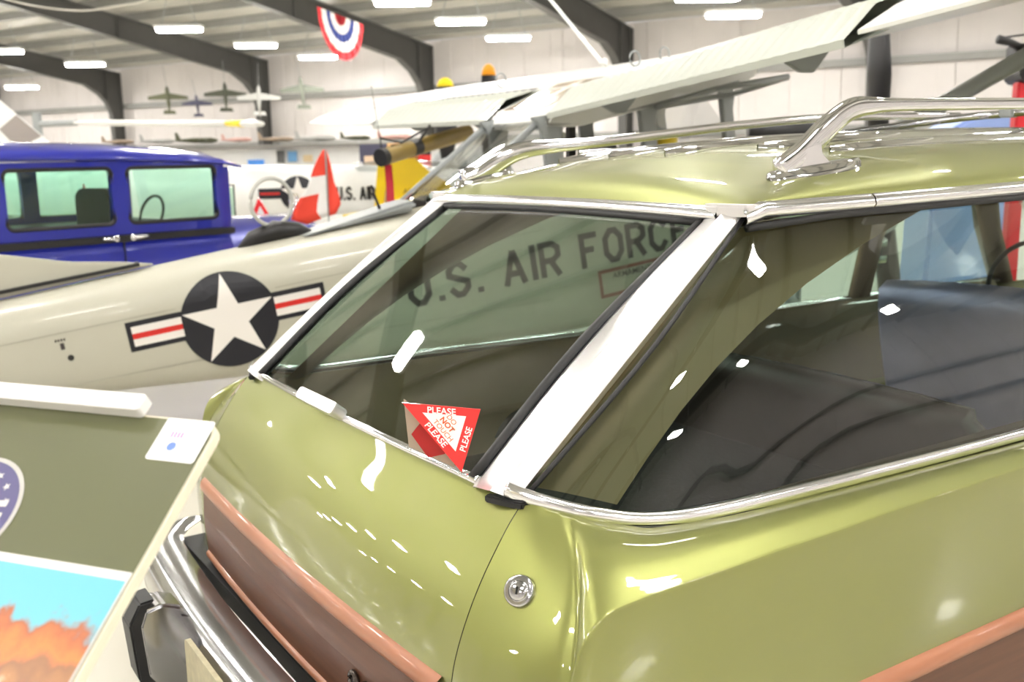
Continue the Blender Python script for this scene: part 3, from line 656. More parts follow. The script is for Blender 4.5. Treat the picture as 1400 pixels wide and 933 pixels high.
# wing
def airfoil(n=13):
    up_, lo = [], []
    for k in range(n):
        c = (1-math.cos(math.pi*k/(n-1)))/2; t = .12*5*(.2969*math.sqrt(c)-.126*c-.3516*c*c+.2843*c**3-.1015*c**4); cam_ = .09*c*(1-c)
        up_.append((c, cam_+t)); lo.append((c, cam_-t*.75))
    return up_, lo
UPA, LOA = airfoil()
def wing_pt(s, yy, c, zc, chord, xle, z0): 
    dih = (R(3.6) if s < 0 else R(1.0)); return T(xle-c*chord, s*yy, z0+zc*chord+max(0, yy-.4)*math.tan(dih))
XLE, WZ, CH = 3.62, .93, 1.62
def wing_z(c): return -.028*c   # slight washout keeps trailing edge low
for s in (-1, 1):
    span = 5.0 if s < 0 else 7.3
    ys = [.0, .5, 1.2, 2.0, 2.8, 3.4, 4.2, 4.7, 4.9, 5.0]; ys = [y*span/5 for y in ys]
    cutc = .76
    rows = []
    for y in ys:
        tp = max(0, y/span-.55)/.45; ch = CH*(1-.30*tp); xl = XLE-.12*tp
        if y/span > .9: k_ = (y/span-.9)/.1; ch *= math.sqrt(max(.02, 1-.9*k_**2)); xl -= .12*k_**2
        sec = [(c, z) for c, z in UPA if c < cutc]+[(cutc, .055)]+[(cutc, -.01)]+[(c, z) for c, z in LOA[::-1] if c < cutc]
        rows.append([wing_pt(s, y, c, z+wing_z(c)*2.2, ch, xl, WZ) for c, z in sec])
    MB().grid(rows, closed=True).build('wing', wingw, pl, auto=True)
    # flap (corrugated) and aileron
    y0, y1 = .45, 2.95 if s < 0 else 3.1
    n = 58 if s < 0 else 40; rows = []
    for k in range(n+1):
        y = y0+(y1-y0)*k/n; o = .013*(k % 2)
        dih = R(3.6) if s < 0 else R(1.0); zz = WZ+max(0, y-.4)*math.tan(dih)
        A_ = T(XLE-CH*.775, s*y, zz+.055*CH-.075+o); B_ = T(XLE-CH*.90, s*y, zz-.015+o); C_ = T(XLE-CH*1.0, s*y, zz-.125+o*.2); D_ = T(XLE-CH*1.0, s*y, zz-.155); E_ = T(XLE-CH*.79, s*y, zz-.09)
        rows.append([A_, B_, C_, D_, E_])
    MB().grid(rows, closed=True).build('flap', mat('flap_white', (.50, .52, .46), .45, .0, .1, .04), pl)
    rows = []
    for y in (y1+.03, (y1+span*.93)/2, span*.93):
        tp = max(0, y/span-.55)/.45; ch = CH*(1-.30*tp); xl = XLE-.12*tp; dih = R(3.6) if s < 0 else R(1.0); zz = WZ+max(0, y-.4)*math.tan(dih)
        rows.append([T(xl-ch*c, s*y, zz+q_*ch) for c, q_ in ((.77, .005), (.88, -.02), (1., -.065), (1., -.075), (.77, -.07))])
    MB().grid(rows, closed=True).build('aileron', wingw, pl)
    for y in (.95, 2.5) if s < 0 else (1.0, 2.4):
        dih = R(3.6) if s < 0 else R(1.0); zz = WZ+max(0, y-.4)*math.tan(dih)
        MB().prism([(XLE-CH*.74, zz-.05), (XLE-CH*.96, zz-.13), (XLE-CH*.90, zz-.20), (XLE-CH*.86, zz-.21)], lambda u, v, t, y=y, s=s: T(u, s*y+t, v), -.014, .014).build('flap_bracket', graym, pl, bevel=.004)
    dih = R(3.6) if s < 0 else R(1.0); up76 = .062
    MB().grid([[wing_pt(s, y, c, interp(c, [p[0] for p in UPA], [p[1] for p in UPA])*(1 if c < .755 else .95)+wing_z(c)*2.2+.013, CH, XLE, WZ) for c in (.735, .748, .762)] for y in np.linspace(y0, y1, 8)]).build('flap_gap', blackp, pl)
MB().prism([(1.98, .74), (2.05, .84), (2.5, .96), (3.5, .99), (3.6, .9), (3.5, .80), (2.2, .70)], lambda u, v, t: T(u, t, v), -.45, .45).build('centre_section', wingw, pl, bevel=.02)
for y, a, b_ in ((-.2, 2.1, 2.9), (.2, 2.1, 2.9)):
    MB().prism([(2.08, .853), (2.5, .966), (3.2, .987), (3.2, .98), (2.5, .955), (2.08, .845)], lambda u, v, t, y=y: T(u, y+t, v), -.13, .13).build('skylight', mat('amber_skylight', (.50, .38, .27), .2, 0, .5), pl)
for x, y in ((2.6, -.52), (2.9, -.38), (2.0, .12)):
    MB().tube([T(x+.035*math.cos(q_), y, 1.04+.045*math.sin(q_)) for q_ in np.linspace(0, 2*math.pi, 14)], .006, 5, cap=False).build('lifting_ring', graym, pl, smooth=True)
# cabin frame and glass
def frame(a, b_, wdt, y, m=graym, name='cabin_frame'):
    MB().tube([T(a[0], y, a[1]), T(b_[0], y, b_[1])], wdt, 8, flat=(.6, 1)).build(name, m, pl, smooth=True)
for y in (-.40, .40):
    frame((1.25, .36), (1.97, .77), .022, y)
    for x, wd in ((2.03, .06), (2.70, .05), (3.30, .04)):
        f_ = MB(); f_.prism([(x-wd, .2), (x-wd, .72), (x-wd-.05, .80), (x+wd+.12, .80), (x+wd+.03, .74), (x+wd, .64), (x+wd, .2)], lambda u, v, t, y=y: T(u, y+t, v), -.025, .025); f_.build('cabin_post', graym, pl, bevel=.006)
    MB().prism([(1.95, .78), (3.4, .82), (3.4, .76), (1.95, .72)], lambda u, v, t, y=y: T(u, y+t, v), -.03, .03).build('cabin_rail', graym, pl)
    MB().add([T(1.28, y*.97, .37), T(1.98, y*.97, .38), T(1.98, y*.97, .77)], [(0, 1, 2)]).build('aft_side_window', planeglass, pl)
    MB().prism([(1.98, .24), (3.4, .24), (3.4, .36), (1.98, .37)], lambda u, v, t, y=y: T(u, y+t, v), -.02, .02).build('cabin_sill', cream, pl)
MB().grid([[T(1.26+.72*f, y, .375+.40*f+.05*(1-(y/.4)**2)*(1-f)) for y in np.linspace(-.39, .39, 9)] for f in np.linspace(0, 1, 5)]).build('aft_window', planeglass, pl, smooth=True)
MB().add([T(3.4, -.4, .35), T(3.4, .4, .35), T(3.1, .4, .82), T(3.1, -.4, .82)], [(0, 1, 2, 3)]).build('windscreen', planeglass, pl)
# swung-up side window
fr_ = [(2.75, -.46, .735), (3.35, -.46, .735), (3.3, -1.02, .80), (2.8, -1.02, .80)]
MB().tube([T(*p) for p in fr_+[fr_[0]]], .02, 6).build('open_window_frame', graym, pl, smooth=True)
MB().add([T(*p) for p in fr_], [(0, 1, 2, 3)]).build('open_window_pane', planeglass, pl)
# struts, gear, nose, propeller
for s in (-1, 1):
    MB().tube([T(3.4, s*.42, -.05), T(3.4, s*3.2, .86+(.15 if s < 0 else 0))], .036, 10, flat=(.7, 1.2)).build('wing_strut', graym, pl, smooth=True)
    MB().tube([T(3.5, s*.35, -.5), T(3.6, s*.8, -.85), T(3.62, s*1.05, -1.0)], .04, 8).build('gear_leg', graym, pl, smooth=True)
    g0 = T(3.62, s*1.12, -1.0); g0 = (g0[0], g0[1], .24)
    MB().grid([[(g0[0]+r_*math.cos(a), g0[1]+dx, g0[2]+r_*math.sin(a)) for a in np.linspace(0, 2*math.pi, 24)] for dx, r_ in ((-.07, .1), (-.07, .2), (-.04, .24), (.04, .24), (.07, .2), (.07, .1), (.05, 0.))]).build('wheel', rubber, pl, smooth=True)
MB().tube([T(4.75, 0, -.08), T(4.9, 0, -.08), T(5.08, 0, -.08)], [.30, .2, .05], 20).build('spinner', graym, pl, smooth=True)
for s in (-1, 1): MB().tube([T(4.95, 0, -.08), T(4.93, 0, -.08+s*.35), T(4.95, -.02*s, -.08+s*.75), T(4.97, -.05*s, -.08+s*1.25)], [.05, .10, .125, .09], 12, flat=(1, .3), upv=(1, 0, .1)).build('propeller_blade', blackp, pl, smooth=True)
MB().grid([[T(x, y*interp(x, FX, FWd)*.72, interp(x, FX, FT)-.105*abs(y)**2.4+.006) for y in np.linspace(-1, 1, 9)] for x in np.linspace(3.45, 4.74, 8)]).build('antiglare_panel', blackp, pl, smooth=True)
tw = T(-2.2, 0, -.1); MB().tube([tw, (tw[0]-.15, 0, .1)], .025, 6).build('tailwheel_leg', graym, pl)
# loop aerial, spike, whip
lb = T(.37, 0, .345)
MB().tube([T(.17, 0, .335), T(.25, 0, .375), T(.39, 0, .40), T(.52, 0, .375), T(.59, 0, .35)], [.02, .05, .062, .05, .02], 12).build('loop_aerial_base', blackp, pl, smooth=True)
cz = lb[2]+.225
rad = .135; ha = R(20)
MB().tube([(lb[0]+rad*math.cos(q_)*math.cos(ha), lb[1]+rad*math.cos(q_)*math.sin(ha), cz+rad*math.sin(q_)) for q_ in np.linspace(0, 2*math.pi, 33)], .012, 8, cap=False).build('loop_aerial_ring', mat('loop_grey', (.5, .5, .47), .4), pl, smooth=True)
MB().cyl((lb[0], 0, lb[2]+.03), (lb[0], 0, cz-rad), .022, .016).build('loop_aerial_neck', MATS['loop_grey'], pl, smooth=True)
MB().prism([(.5, .35), (1.2, .375), (1.22, .43), (1.15, .43)], lambda u, v, t: T(u, t, v), -.16, .16).build('dorsal_fairing', graym, pl, bevel=.02)
MB().tube([T(1.02, -.05, .38), T(1.0, -.05, .49), T(.99, -.05, .56)], [.010, .007, .005], 6).build('aerial_spike', blackp, pl)
# rocket tube below the far wing with its wires
a_, b2 = V(-.33, 8.4, 1.705), V(-.93, 7.55, 1.515)
dv = (b2-a_)
MT = pl.matrix_basis; bpy.context.view_layer.update(); PI_ = pl.matrix_world.inverted()
rk = MB().tube([a_, a_+dv*.5, b2], .062, 16).build('rocket_tube', olive, pl, inv=PI_, auto=True)
MB().tube([a_+dv*.60, a_+dv*.69], .0635, 16).build('tube_band', blackp, rk, inv=PI_)
MB().tube([b2-dv*.03, b2+dv*.02], .066, 16).build('tube_cap', blackp, rk, inv=PI_)
MB().tube([b2+np.array((0, 0, .05)), b2+np.array((-.02, 0, .14)), V(-.80, 7.7, 1.62), V(-.62, 7.9, 1.73)], .008, 5).tube([b2-dv*.1+np.array((0, 0, .06)), V(-.7, 7.8, 1.60), V(-.60, 7.95, 1.75)], .012, 5).build('tube_wiring', blackp, rk, inv=PI_)
MB().cyl(V(-.98, 7.5, 2.02), b2+np.array((0, 0, .05)), .003, n=4).build('whip_aerial', blackp, pl, inv=PI_)
# cabin contents seen through the openings
MB().box(T(2.42, .1, .60), (.05, .05, .42)).build('hanging_harness', blackp, pl)
MB().prism(rrect(.42, .55, .08), lambda u, v, t: T(2.55+t, .0+u, .28+v), -.04, .04).build('pilot_seat', blackp, pl)
MB().tube([T(3.02, -.1, .42), T(3.02, -.1, .50), T(3.02, -.1, .56)], [.06, .075, .02], 12).build('instrument_cover', yellow, pl, smooth=True)

# red streamer hanging from the tube
so = b2+dv*-.06
stm = thing('warning_streamer', 'long red warning streamer hanging from the khaki rocket tube', 'streamer', tuple(so+np.array((0, 0, -.486))))
rows = []
for k in range(9):
    f = k/8; rows.append([tuple(np.array((FHy*(o+.02*f), -FHx*(o+.02*f), .44*(1-f)-.02))+np.array((FHx, FHy, 0))*.012*math.sin(6*f)) for o in (-.028, .028)])
so_ = MB().grid(rows).build('ribbon', mat('streamer_red', (.50, .01, .03), .6), stm); so_.modifiers.new('s', 'SOLIDIFY').thickness = .003

# ------------------------------------------------------------------ blue vintage sedan
BP = 40
bo = V(-3.02, 7.9, 0)
bc = thing('vintage_sedan', 'deep blue vintage sedan with upright cabin and chrome door handles', 'car', tuple(bo), VA(BP))
# local: x ahead, y to port (far), near side at y=0
WB = 1.5
def bbox_grid(xs, top, bot, ybul=.05):
    rows = []
    for x, t, b_ in zip(xs, top, bot):
        rows.append([(x, 0+ybul*.8, b_), (x, -ybul*.6, b_+(t-b_)*.3), (x, -ybul, b_+(t-b_)*.75), (x, 0, t), (x, WB, t), (x, WB+ybul, b_+(t-b_)*.75), (x, WB+ybul*.6, b_+(t-b_)*.3), (x, WB-ybul*.8, b_)])
    return rows
MB().grid(bbox_grid([-2.0, -1.2, -.3, .5, .98], [.955, .96, .96, .955, .95], [.4]*5), closed=True).build('body', blue, bc, smooth=True)
belt = MB(); belt.box((-.5, -.055, .93), (3.0, .03, .055)).build('belt_stripe', blackp, bc, bevel=.008)
# greenhouse: near side wall with window openings built from pieces
def gh(y, s):
    top, bot = 1.52, .96
    wins = [(-1.72, -1.02), (-.86, -.06), (.08, .86)]
    x0 = -2.0
    segs = []; xs_ = [x0]+[v for w_ in wins for v in w_]+[.95]
    for i in range(0, len(xs_), 2): segs.append((xs_[i], xs_[i+1]))
    wl = MB()
    for a, b_ in segs: wl.box(((a+b_)/2, y, (top+bot)/2), (b_-a, .05, top-bot))
    for a, b_ in wins: wl.box(((a+b_)/2, y, bot+.045), (b_-a, .05, .09)); wl.box(((a+b_)/2, y, top-.03), (b_-a, .05, .06))
    wl.build('cabin_side', blue, bc, weld=True)
    for a, b_ in wins:
        f_ = MB(); c_ = ((a+b_)/2, (1.05+1.46)/2); o_p = [(c_[0]+u, c_[1]+v) for u, v in rrect(b_-a+.02, .43, .05)]
        f_.tube([(u, y-s*.012, v) for u, v in o_p+[o_p[0]]], .02, 6).build('window_frame', blackp, bc, smooth=True)
        MB().prism(o_p, lambda u, v, t: (u, y+t, v), -.003, .003).build('side_window', clearglass, bc)
gh(.0, 1); gh(WB, -1)
rows = []
for x, dz in ((-2.05, -.06), (-1.9, .0), (-1.0, .02), (0, .005), (.6, -.03), (.95, -.07), (1.12, -.12)):
    rows.append([(x, -.04, 1.52+dz*.6), (x, -.055, 1.54+dz*.7), (x, .02, 1.60+dz), (x, .3, 1.655+dz), (x, WB/2, 1.67+dz), (x, WB-.3, 1.655+dz), (x, WB-.02, 1.60+dz), (x, WB+.055, 1.54+dz*.7), (x, WB+.04, 1.52+dz*.6)])
ro = MB().grid(rows).build('roof', blue, bc, smooth=True); ro.modifiers.new('s', 'SOLIDIFY').thickness = .03
MB().add([(1.02, .04, 1.0), (1.02, WB-.04, 1.0), (.97, WB-.04, 1.47), (.97, .04, 1.47)], [(0, 1, 2, 3)]).build('windshield', clearglass, bc)
MB().box((.98, 0.02, 1.2), (.06, .05, .52)).build('windshield_post', blue, bc)
MB().box((-.5, WB/2, .985), (2.9, WB-.1, .03)).build('cabin_floor', blackp, bc)
for x in (-1.0, .05): MB().prism(rrect(.55, .42, .1), lambda u, v, t, x=x: (x+t, .40+u, 1.1+v), -.06, .06).build('seat_back', blackp, bc, bevel=.02)
MB().box((-.42, WB-.2, 1.25), (.16, .12, .55)).build('inner_post', blackp, bc)
q = np.linspace(0, 2*math.pi, 21)
MB().tube([(.52+.05*math.sin(a), .42+.17*math.cos(a), 1.08+.15*math.sin(a)) for a in q], .012, 6).build('steering_wheel', blackp, bc, smooth=True)
MB().prism([(.10, 1.03), (.24, 1.03), (.12, 1.34)], lambda u, v, t: (u, .75+t, v), -.01, .01).build('seat_card', mat('pinkish_red', (.8, .15, .15), .5), bc)
for x in (-.08, .06):
    h_ = MB(); sg = -1 if x < 0 else 1; h_.tube([(x, -.065, .935), (x+sg*.03, -.085, .938), (x+sg*.12, -.085, .94)], [.014, .016, .009], 8); h_.cyl((x, -.05, .935), (x, -.075, .935), .024); h_.build('door_handle', chrome, bc, smooth=True)
MB().box((-.01, -.047, .70), (.008, .02, .5)).build('door_gap', blackp, bc)
rows = []
for x, t, wd in ((1.0, .99, .74), (1.3, 1.0, .66), (2.2, .985, .50), (2.32, .95, .46)):
    rows.append([(x, WB/2+wd*q_, .55+(t-.55)*(1-abs(q_)**3.2)) for q_ in np.linspace(-1, 1, 15)])
MB().grid(rows).build('hood', blue, bc, smooth=True)
rows = []
for a in np.linspace(R(8), R(172), 14):
    rows.append([(1.75+.55*math.cos(a), y, .42+.50*math.sin(a)+dz) for y, dz in ((-.10, -.06), (-.09, -.01), (0, .02), (.2, .0))])
fd = MB().grid(rows).build('front_fender', blue, bc, smooth=True); fd.modifiers.new('s', 'SOLIDIFY').thickness = .02
MB().grid([[(1.75+r_*math.cos(a), y, .38+r_*math.sin(a)) for a in np.linspace(0, 2*math.pi, 26)] for y, r_ in ((-.06, .2), (-.06, .34), (.0, .38), (.08, .36), (.08, 0.))]).build('front_wheel', rubber, bc, smooth=True)
MB().tube([(2.30, WB/2, .96), (2.30, WB/2, 1.02), (2.30, WB/2, 1.06)], [.05, .04, .02], 12).tube([(2.30, WB/2-.09, 1.07), (2.30, WB/2+.09, 1.07)], .02, 8).tube([(2.27+.05*math.cos(a), WB/2, 1.12+.05*math.sin(a)) for a in q], .014, 6).build('radiator_ornament', chrome, bc, smooth=True)
MB().prism(rrect(.34, .24, .01), lambda u, v, t: (1.16+t, .3+u*.9, 1.16+v), -.004, .004).build('wind_deflector', clearglass, bc)
MB().tube([(1.16, .15, 1.04), (1.16, .15, 1.3), (1.16, .46, 1.3), (1.16, .46, 1.04)], .008, 5).build('deflector_frame', blackp, bc)
MB().cyl((1.15, .30, 1.20), (1.155, .30, 1.24), .03, .03).build('deflector_mirror', blackp, bc)

# flag on the sedan's radiator
fo = V(-1.60, 9.0, .97)
flg = thing('checkered_flag', 'limp red and white quartered flag draped on a short pole beside the sedan hood', 'flag', tuple(fo))
MB().cyl((0, 0, -.95), (0, 0, .62), .008, n=6).build('pole', graym, flg)
rows = []
for i in range(9):
    f = i/8; wd = [.02, .07, .11, .14, .17, .24, .30, .33, .20][i]; zz = .62-.58*f
    rows.append([tuple(np.array((FHy*x, -FHx*x, 0))+np.array((FHx, FHy, 0))*.03*math.sin(9*x+f*3)+np.array((0, 0, zz+.10*(x/.3)*f))) for x in np.linspace(-wd, wd*.35, 9)])
fm_ = MB().grid(rows); fo_ = fm_.build('cloth', [mat('flag_red', (.85, .06, .03), .6), mat('flag_white', (.9, .88, .86), .6)], flg, smooth=True)
for p in fo_.data.polygons:
    i, j = divmod(p.index, 8); p.material_index = 0 if ((i < 3) or (i >= 5 and (j < 4)) or (i >= 3 and j >= 6)) else 1
fo_.modifiers.new('s', 'SOLIDIFY').thickness = .004
# small red triangular card further back
tcd = thing('small_warning_card', 'small red and white triangular card standing on the white floor stand beyond the sedan', 'sign', tuple(V(-2.58, 10.6, 0)))
tf = lambda u, v, t: (FHy*u-FHx*0+FHx*t, -FHx*u+FHy*t, .88+v)
MB().prism([(-.13, 0), (.12, 0), (-.02, .25)], tf, -.005, .005).build('card_face', MATS['card_red'], tcd)
decal('white_triangle', [[(-.06, .05), (.05, .05), (-.01, .16)]], white, tcd, lambda u, v: tf(u, v, -.007))
MB().cyl((0, 0, 0), (0, 0, .9), .03).build('stand', white, tcd)

# ------------------------------------------------------------------ white aeroplane with lettering behind
wo = V(-2.3, 14.2, 0)
wp = thing('white_trainer_aeroplane', 'white aeroplane with star insignia and black lettering behind the sedan', 'aeroplane', tuple(wo), VA(78))
wx = [-5.4, -3, -1, 0, 1.2, 2.4, 3.2]; wh = [.24, .32, .37, .38, .37, .32, .2]; wc = [1.15, 1.12, 1.06, 1.05, 1.0, .95, .9]
def wsec(x, a):
    r_ = interp(x, wx, wh); return (x, -.75*r_*math.cos(a), interp(x, wx, wc)+r_*math.sin(a))
MB().grid([[wsec(x, a) for a in np.linspace(0, 2*math.pi, 25)[:-1]] for x in np.linspace(-5.4, 3.2, 26)], closed=True).build('fuselage', mat('gloss_white', (.88, .88, .86), .3, 0, .3, .03), wp, smooth=True)
def wside(u, v, off): 
    r_ = interp(u, wx, wh); c_ = interp(u, wx, wc); s_ = max(-.98, min(.98, (v-c_)/r_)); return (u, -.75*r_*math.sqrt(1-s_*s_)-off, v)
decal('insignia_disc', [circ(-.62, 1.05, .24, 32)], navy, wp, lambda u, v: wside(u, v, .006), 2)
decal('insignia_star', [star(-.62, 1.05, .235)], white, wp, lambda u, v: wside(u, v, .014), 2)
for s in (-1, 1):
    decal('insignia_bar', [[(s*.23-.62, .99), (s*.52-.62, .99), (s*.52-.62, 1.13), (s*.23-.62, 1.13)]], navy, wp, lambda u, v: wside(u, v, .005), 1)
    decal('insignia_bar_red', [[(s*.24-.62, 1.045), (s*.50-.62, 1.045), (s*.50-.62, 1.075), (s*.24-.62, 1.075)]], red, wp, lambda u, v: wside(u, v, .012), 1)
decal('lettering', [[(x-.10, y+.95) for x, y in p] for p in stroke_text('U.S. AIR FORCE', .18, .17, .62)], blackp, wp, lambda u, v: wside(u, v, .016), 1)
rows = [[(x, -.25*math.cos(a)*k_, 1.33+.16*math.sin(a)*k_) for a in np.linspace(0, math.pi, 9)] for x, k_ in ((-.1, .1), (.2, .7), (.6, 1), (1.1, .9), (1.5, .5), (1.8, .1))]
MB().grid(rows).build('canopy', planeglass, wp, smooth=True)
for s in (-1, 1):
    MB().prism([(-.6, 0), (.9, 0), (.7, 1.9), (0, 1.9)], lambda u, v, t, s=s: (u, s*(.3+v), .7+.06*v+t), -.05, .05).build('wing', MATS['gloss_white'], wp, bevel=.02)
    MB().cyl((.3, s*.9, .7), (.3, s*.9, .2), .03).build('gear_leg', graym, wp); MB().grid([[(.3+r_*math.cos(a), s*.9+y, .2+r_*math.sin(a)) for a in np.linspace(0, 2*math.pi, 18)] for y, r_ in ((-.05, 0), (-.05, .2), (.05, .2), (.05, 0))]).build('wheel', rubber, wp, smooth=True)
MB().prism([(-5.5, 1.2), (-3.35, 1.25), (-3.78, 1.82), (-4.4, 2.43), (-4.8, 2.85), (-5.6, 2.85)], lambda u, v, t: (u, t, v), -.04, .04).build('fin', MATS['gloss_white'], wp, bevel=.015)
decal('fin_patch', [[(-4.32, 1.95), (-4.10, 2.13), (-3.82, 1.86), (-4.12, 1.70)]], mat('patch_grey', (.34, .30, .28), .5), wp, lambda u, v: (u, -.044, v))
# ------------------------------------------------------------------ yellow aeroplane tail
yo = V(-1.05, 11, 0)
yp = thing('yellow_aeroplane', 'bright yellow aeroplane whose tail shows beyond the wagon', 'aeroplane', tuple(yo), VA(100))
MB().tube([(-.55, 0, .84), (0, 0, .98), (1.2, 0, 1.0), (2.2, 0, 1.02), (3.0, 0, 1.0)], [.06, .16, .27, .36, .3], 16).build('fuselage', yellow, yp, smooth=True)
MB().prism([(-.30, .98), (-.22, 1.45), (-.18, 1.5), (.05, 1.5), (.20, 1.36), (.42, 1.22), (.5, 1.05)], lambda u, v, t: (u, t, v), -.03, .03).build('fin', yellow, yp, bevel=.01)
MB().prism([(-.42, .98), (-.32, .98), (-.24, 1.46), (-.36, 1.46)], lambda u, v, t: (u, t, v), -.02, .02).build('rudder', yellow, yp)
MB().prism([(-.30, .96), (-.285, .96), (-.215, 1.46), (-.225, 1.46)], lambda u, v, t: (u, t, v), -.036, .036).build('rudder_hinge_line', mat('brown_line', (.35, .12, .02), .5), yp)
font_text('lettering', 'AIR FORCE', .075, mat('yellow_ink', (.35, .22, .02), .5), yp, lambda u, v: (.10+u, -.034, 1.15+v), .02)
for s in (1, -1): MB().prism([(-.45, 0), (.05, 0), (-.02, 1.1), (-.4, 1.1)], lambda u, v, t, s=s: (u, s*v, .95+t), -.02, .02).build('tailplane', yellow, yp)
MB().prism(circ(.22, .99, .19, 20, .13), lambda u, v, t: (u, -.24+t, v), -.02, .03).build('side_opening', blackp, yp)
for s in (1, -1): MB().prism([(1.7, 0), (2.7, 0), (2.5, 1.3), (1.9, 1.3)], lambda u, v, t, s=s: (u, s*v, .75+t), -.05, .05).build('wing', yellow, yp)
MB().cyl((2.3, 0, .7), (2.3, 0, 0.02), .05).build('gear_leg', graym, yp)

# ------------------------------------------------------------------ partition with posters, shelf models
par = tag(MB().box(V(-4.3, 20.3, .86), (7.6, .12, 1.72), rz=VA(90)).build('wall_partition', mat('partition_white', (.86, .86, .86), .5)), kind='structure')
tag(MB().box(V(-4.6, 20.2, 1.76), (7.0, .5, .06), rz=VA(90)).build('partition_shelf', mat('shelf_grey', (.2, .19, .18), .5)), 'long grey ledge on top of the white partition', 'shelf')
def poster(r, h, w_, hh, m, nm, label, cat='poster', z=20.2, extra=None):
    t = thing(nm, label, cat, tuple(V(r, z, h-hh/2)), VA(90))
    MB().box((0, 0, hh/2), (w_, .02, hh)).build('sheet', m, t)
    if extra:
        for k, (x, z_, a, b_, mm) in enumerate(extra): MB().box((x, -.014, z_), (a, .012, b_)).build('print', mm, t)
mblk, mred_, mgold = mat('flag_black', (.02, .02, .02), .6), mat('flag_deep_red', (.7, .03, .03), .6), mat('flag_gold', (.85, .42, .05), .6)
poster(-1.4, 1.46, .50, .42, mred_, 'wall_flag', 'black red and gold flag with round emblem on the partition', 'flag', 15.2, [(0, .36, .50, .13, mblk), (0, .06, .50, .14, mgold), (0, .21, .13, .13, mat('emblem_brown', (.35, .12, .02), .5))])
poster(-2.0, 1.53, .46, .36, mat('portrait_dark', (.07, .07, .12), .5), 'portrait_photo', 'dark portrait photograph of two fair heads on the wall', 'picture', 15.4, [(-.07, .10, .18, .18, mat('skin_pale', (.75, .55, .38), .5)), (.09, .08, .14, .15, MATS['skin_pale'])])
poster(-1.62, 1.66, .36, .12, mat('cloth_orange', (.75, .45, .2), .6), 'orange_banner', 'small orange cloth hung above the flag', 'banner', 15.3)
poster(-4.95, 1.46, .32, .10, mat('poster_blue', (.08, .3, .85), .5), 'blue_banner', 'small bright blue banner on the white partition', 'banner', 20.15)
poster(-4.46, 1.56, .15, .24, mat('poster_grey', (.16, .16, .16), .5, noise=.5, scale=20), 'dark_photo', 'dark narrow photograph beside the blue picture', 'picture', 20.15)
poster(-4.23, 1.56, .18, .2, mat('poster_sky', (.12, .3, .55), .5), 'blue_picture', 'small blue picture between the dark photo and tan picture', 'picture', 20.15)
poster(-3.93, 1.52, .18, .13, mat('poster_tan', (.62, .48, .28), .5), 'tan_picture', 'small tan framed picture on the partition', 'picture', 20.15)
# model planes
def model_plane(p, rz, tilt, sc, m, label, wire=2.0, mlab='model_aeroplane'):
    t = thing(mlab, label, 'model', tuple(p), rz, None); 
    if tilt: t.rotation_euler = (Matrix.Rotation(rz, 3, 'Z') @ Matrix(((0, 1, .0), (-.25, 0, .97), (.97, 0, .25)))).to_euler()
    MB().tube([(-.55*sc, 0, 0), (-.1*sc, 0, 0), (.35*sc, 0, 0), (.5*sc, 0, 0)], [.02*sc, .07*sc, .075*sc, .03*sc], 10).build('fuselage', m, t, smooth=True)
    MB().prism([(.0, -.75*sc), (.0, .75*sc), (.12*sc, .75*sc), (.26*sc, 0), (.12*sc, -.75*sc)], lambda u, v, q_: (u, v, q_), -.015*sc, .015*sc).build('wing', m, t)
    MB().prism([(-.55*sc, -.25*sc), (-.55*sc, .25*sc), (-.42*sc, .2*sc), (-.4*sc, -.2*sc)], lambda u, v, q_: (u, v, q_), -.01*sc, .01*sc).build('tailplane', m, t)
    MB().prism([(-.55*sc, 0), (-.4*sc, 0), (-.5*sc, .2*sc), (-.56*sc, .2*sc)], lambda u, v, q_: (u, q_, v), -.01*sc, .01*sc).build('fin', m, t)
    MB().cyl((.5*sc, 0, 0), ((.5+.8)*sc, 0, -.15), .008, n=4).build('wire', graym, t) if tilt else MB().cyl((.1*sc, 0, -.16), (.1*sc, 0, 0), .01, n=5).build('stand', graym, t)
mo, mn, mg2, mw = mat('model_olive', (.08, .085, .045), .6), mat('model_navy', (.05, .05, .09), .5), mat('model_green', (.055, .06, .04), .6), mat('model_grey', (.42, .42, .40), .5)
model_plane(V(-12.4, 38, 3.72), VA(90)+.1, 1, .95, mo, 'olive model aeroplane hanging nearest the dark column')
model_plane(V(-11.35, 38, 3.5), VA(90)+-.05, 1, .75, mn, 'navy blue model aeroplane hanging between two green ones')
model_plane(V(-10.3, 38, 3.8), VA(90)+.2, 1, 1.0, mg2, 'dark green model aeroplane hanging right of the navy model')
model_plane(V(-7.5, 38, 3.9), VA(90)+-.15, 1, 1.1, mat('model_pale', (.2, .22, .18), .6), 'grey green model aeroplane hanging below the bunting lamp')
model_plane(V(-8.85, 37, 3.6), VA(90)+.3, 1, 1.0, mw, 'pale grey model aeroplane hanging before the dark column')
for k, r in enumerate(np.linspace(-7.6, -2.2, 8)):
    model_plane(V(r, 20.15, 1.90), VA(90 if k % 2 else 70), 0, .55+.1*(k % 3), (mat('shelf_tan', (.35, .27, .2), .6), mw, mo, mat('shelf_pink', (.6, .35, .3), .6))[k % 4], ['tan', 'pale grey', 'olive', 'dusty pink', 'larger tan', 'larger grey', 'last olive', 'last pink'][k]+' shelf model aeroplane standing on the partition ledge', mlab='shelf_model')
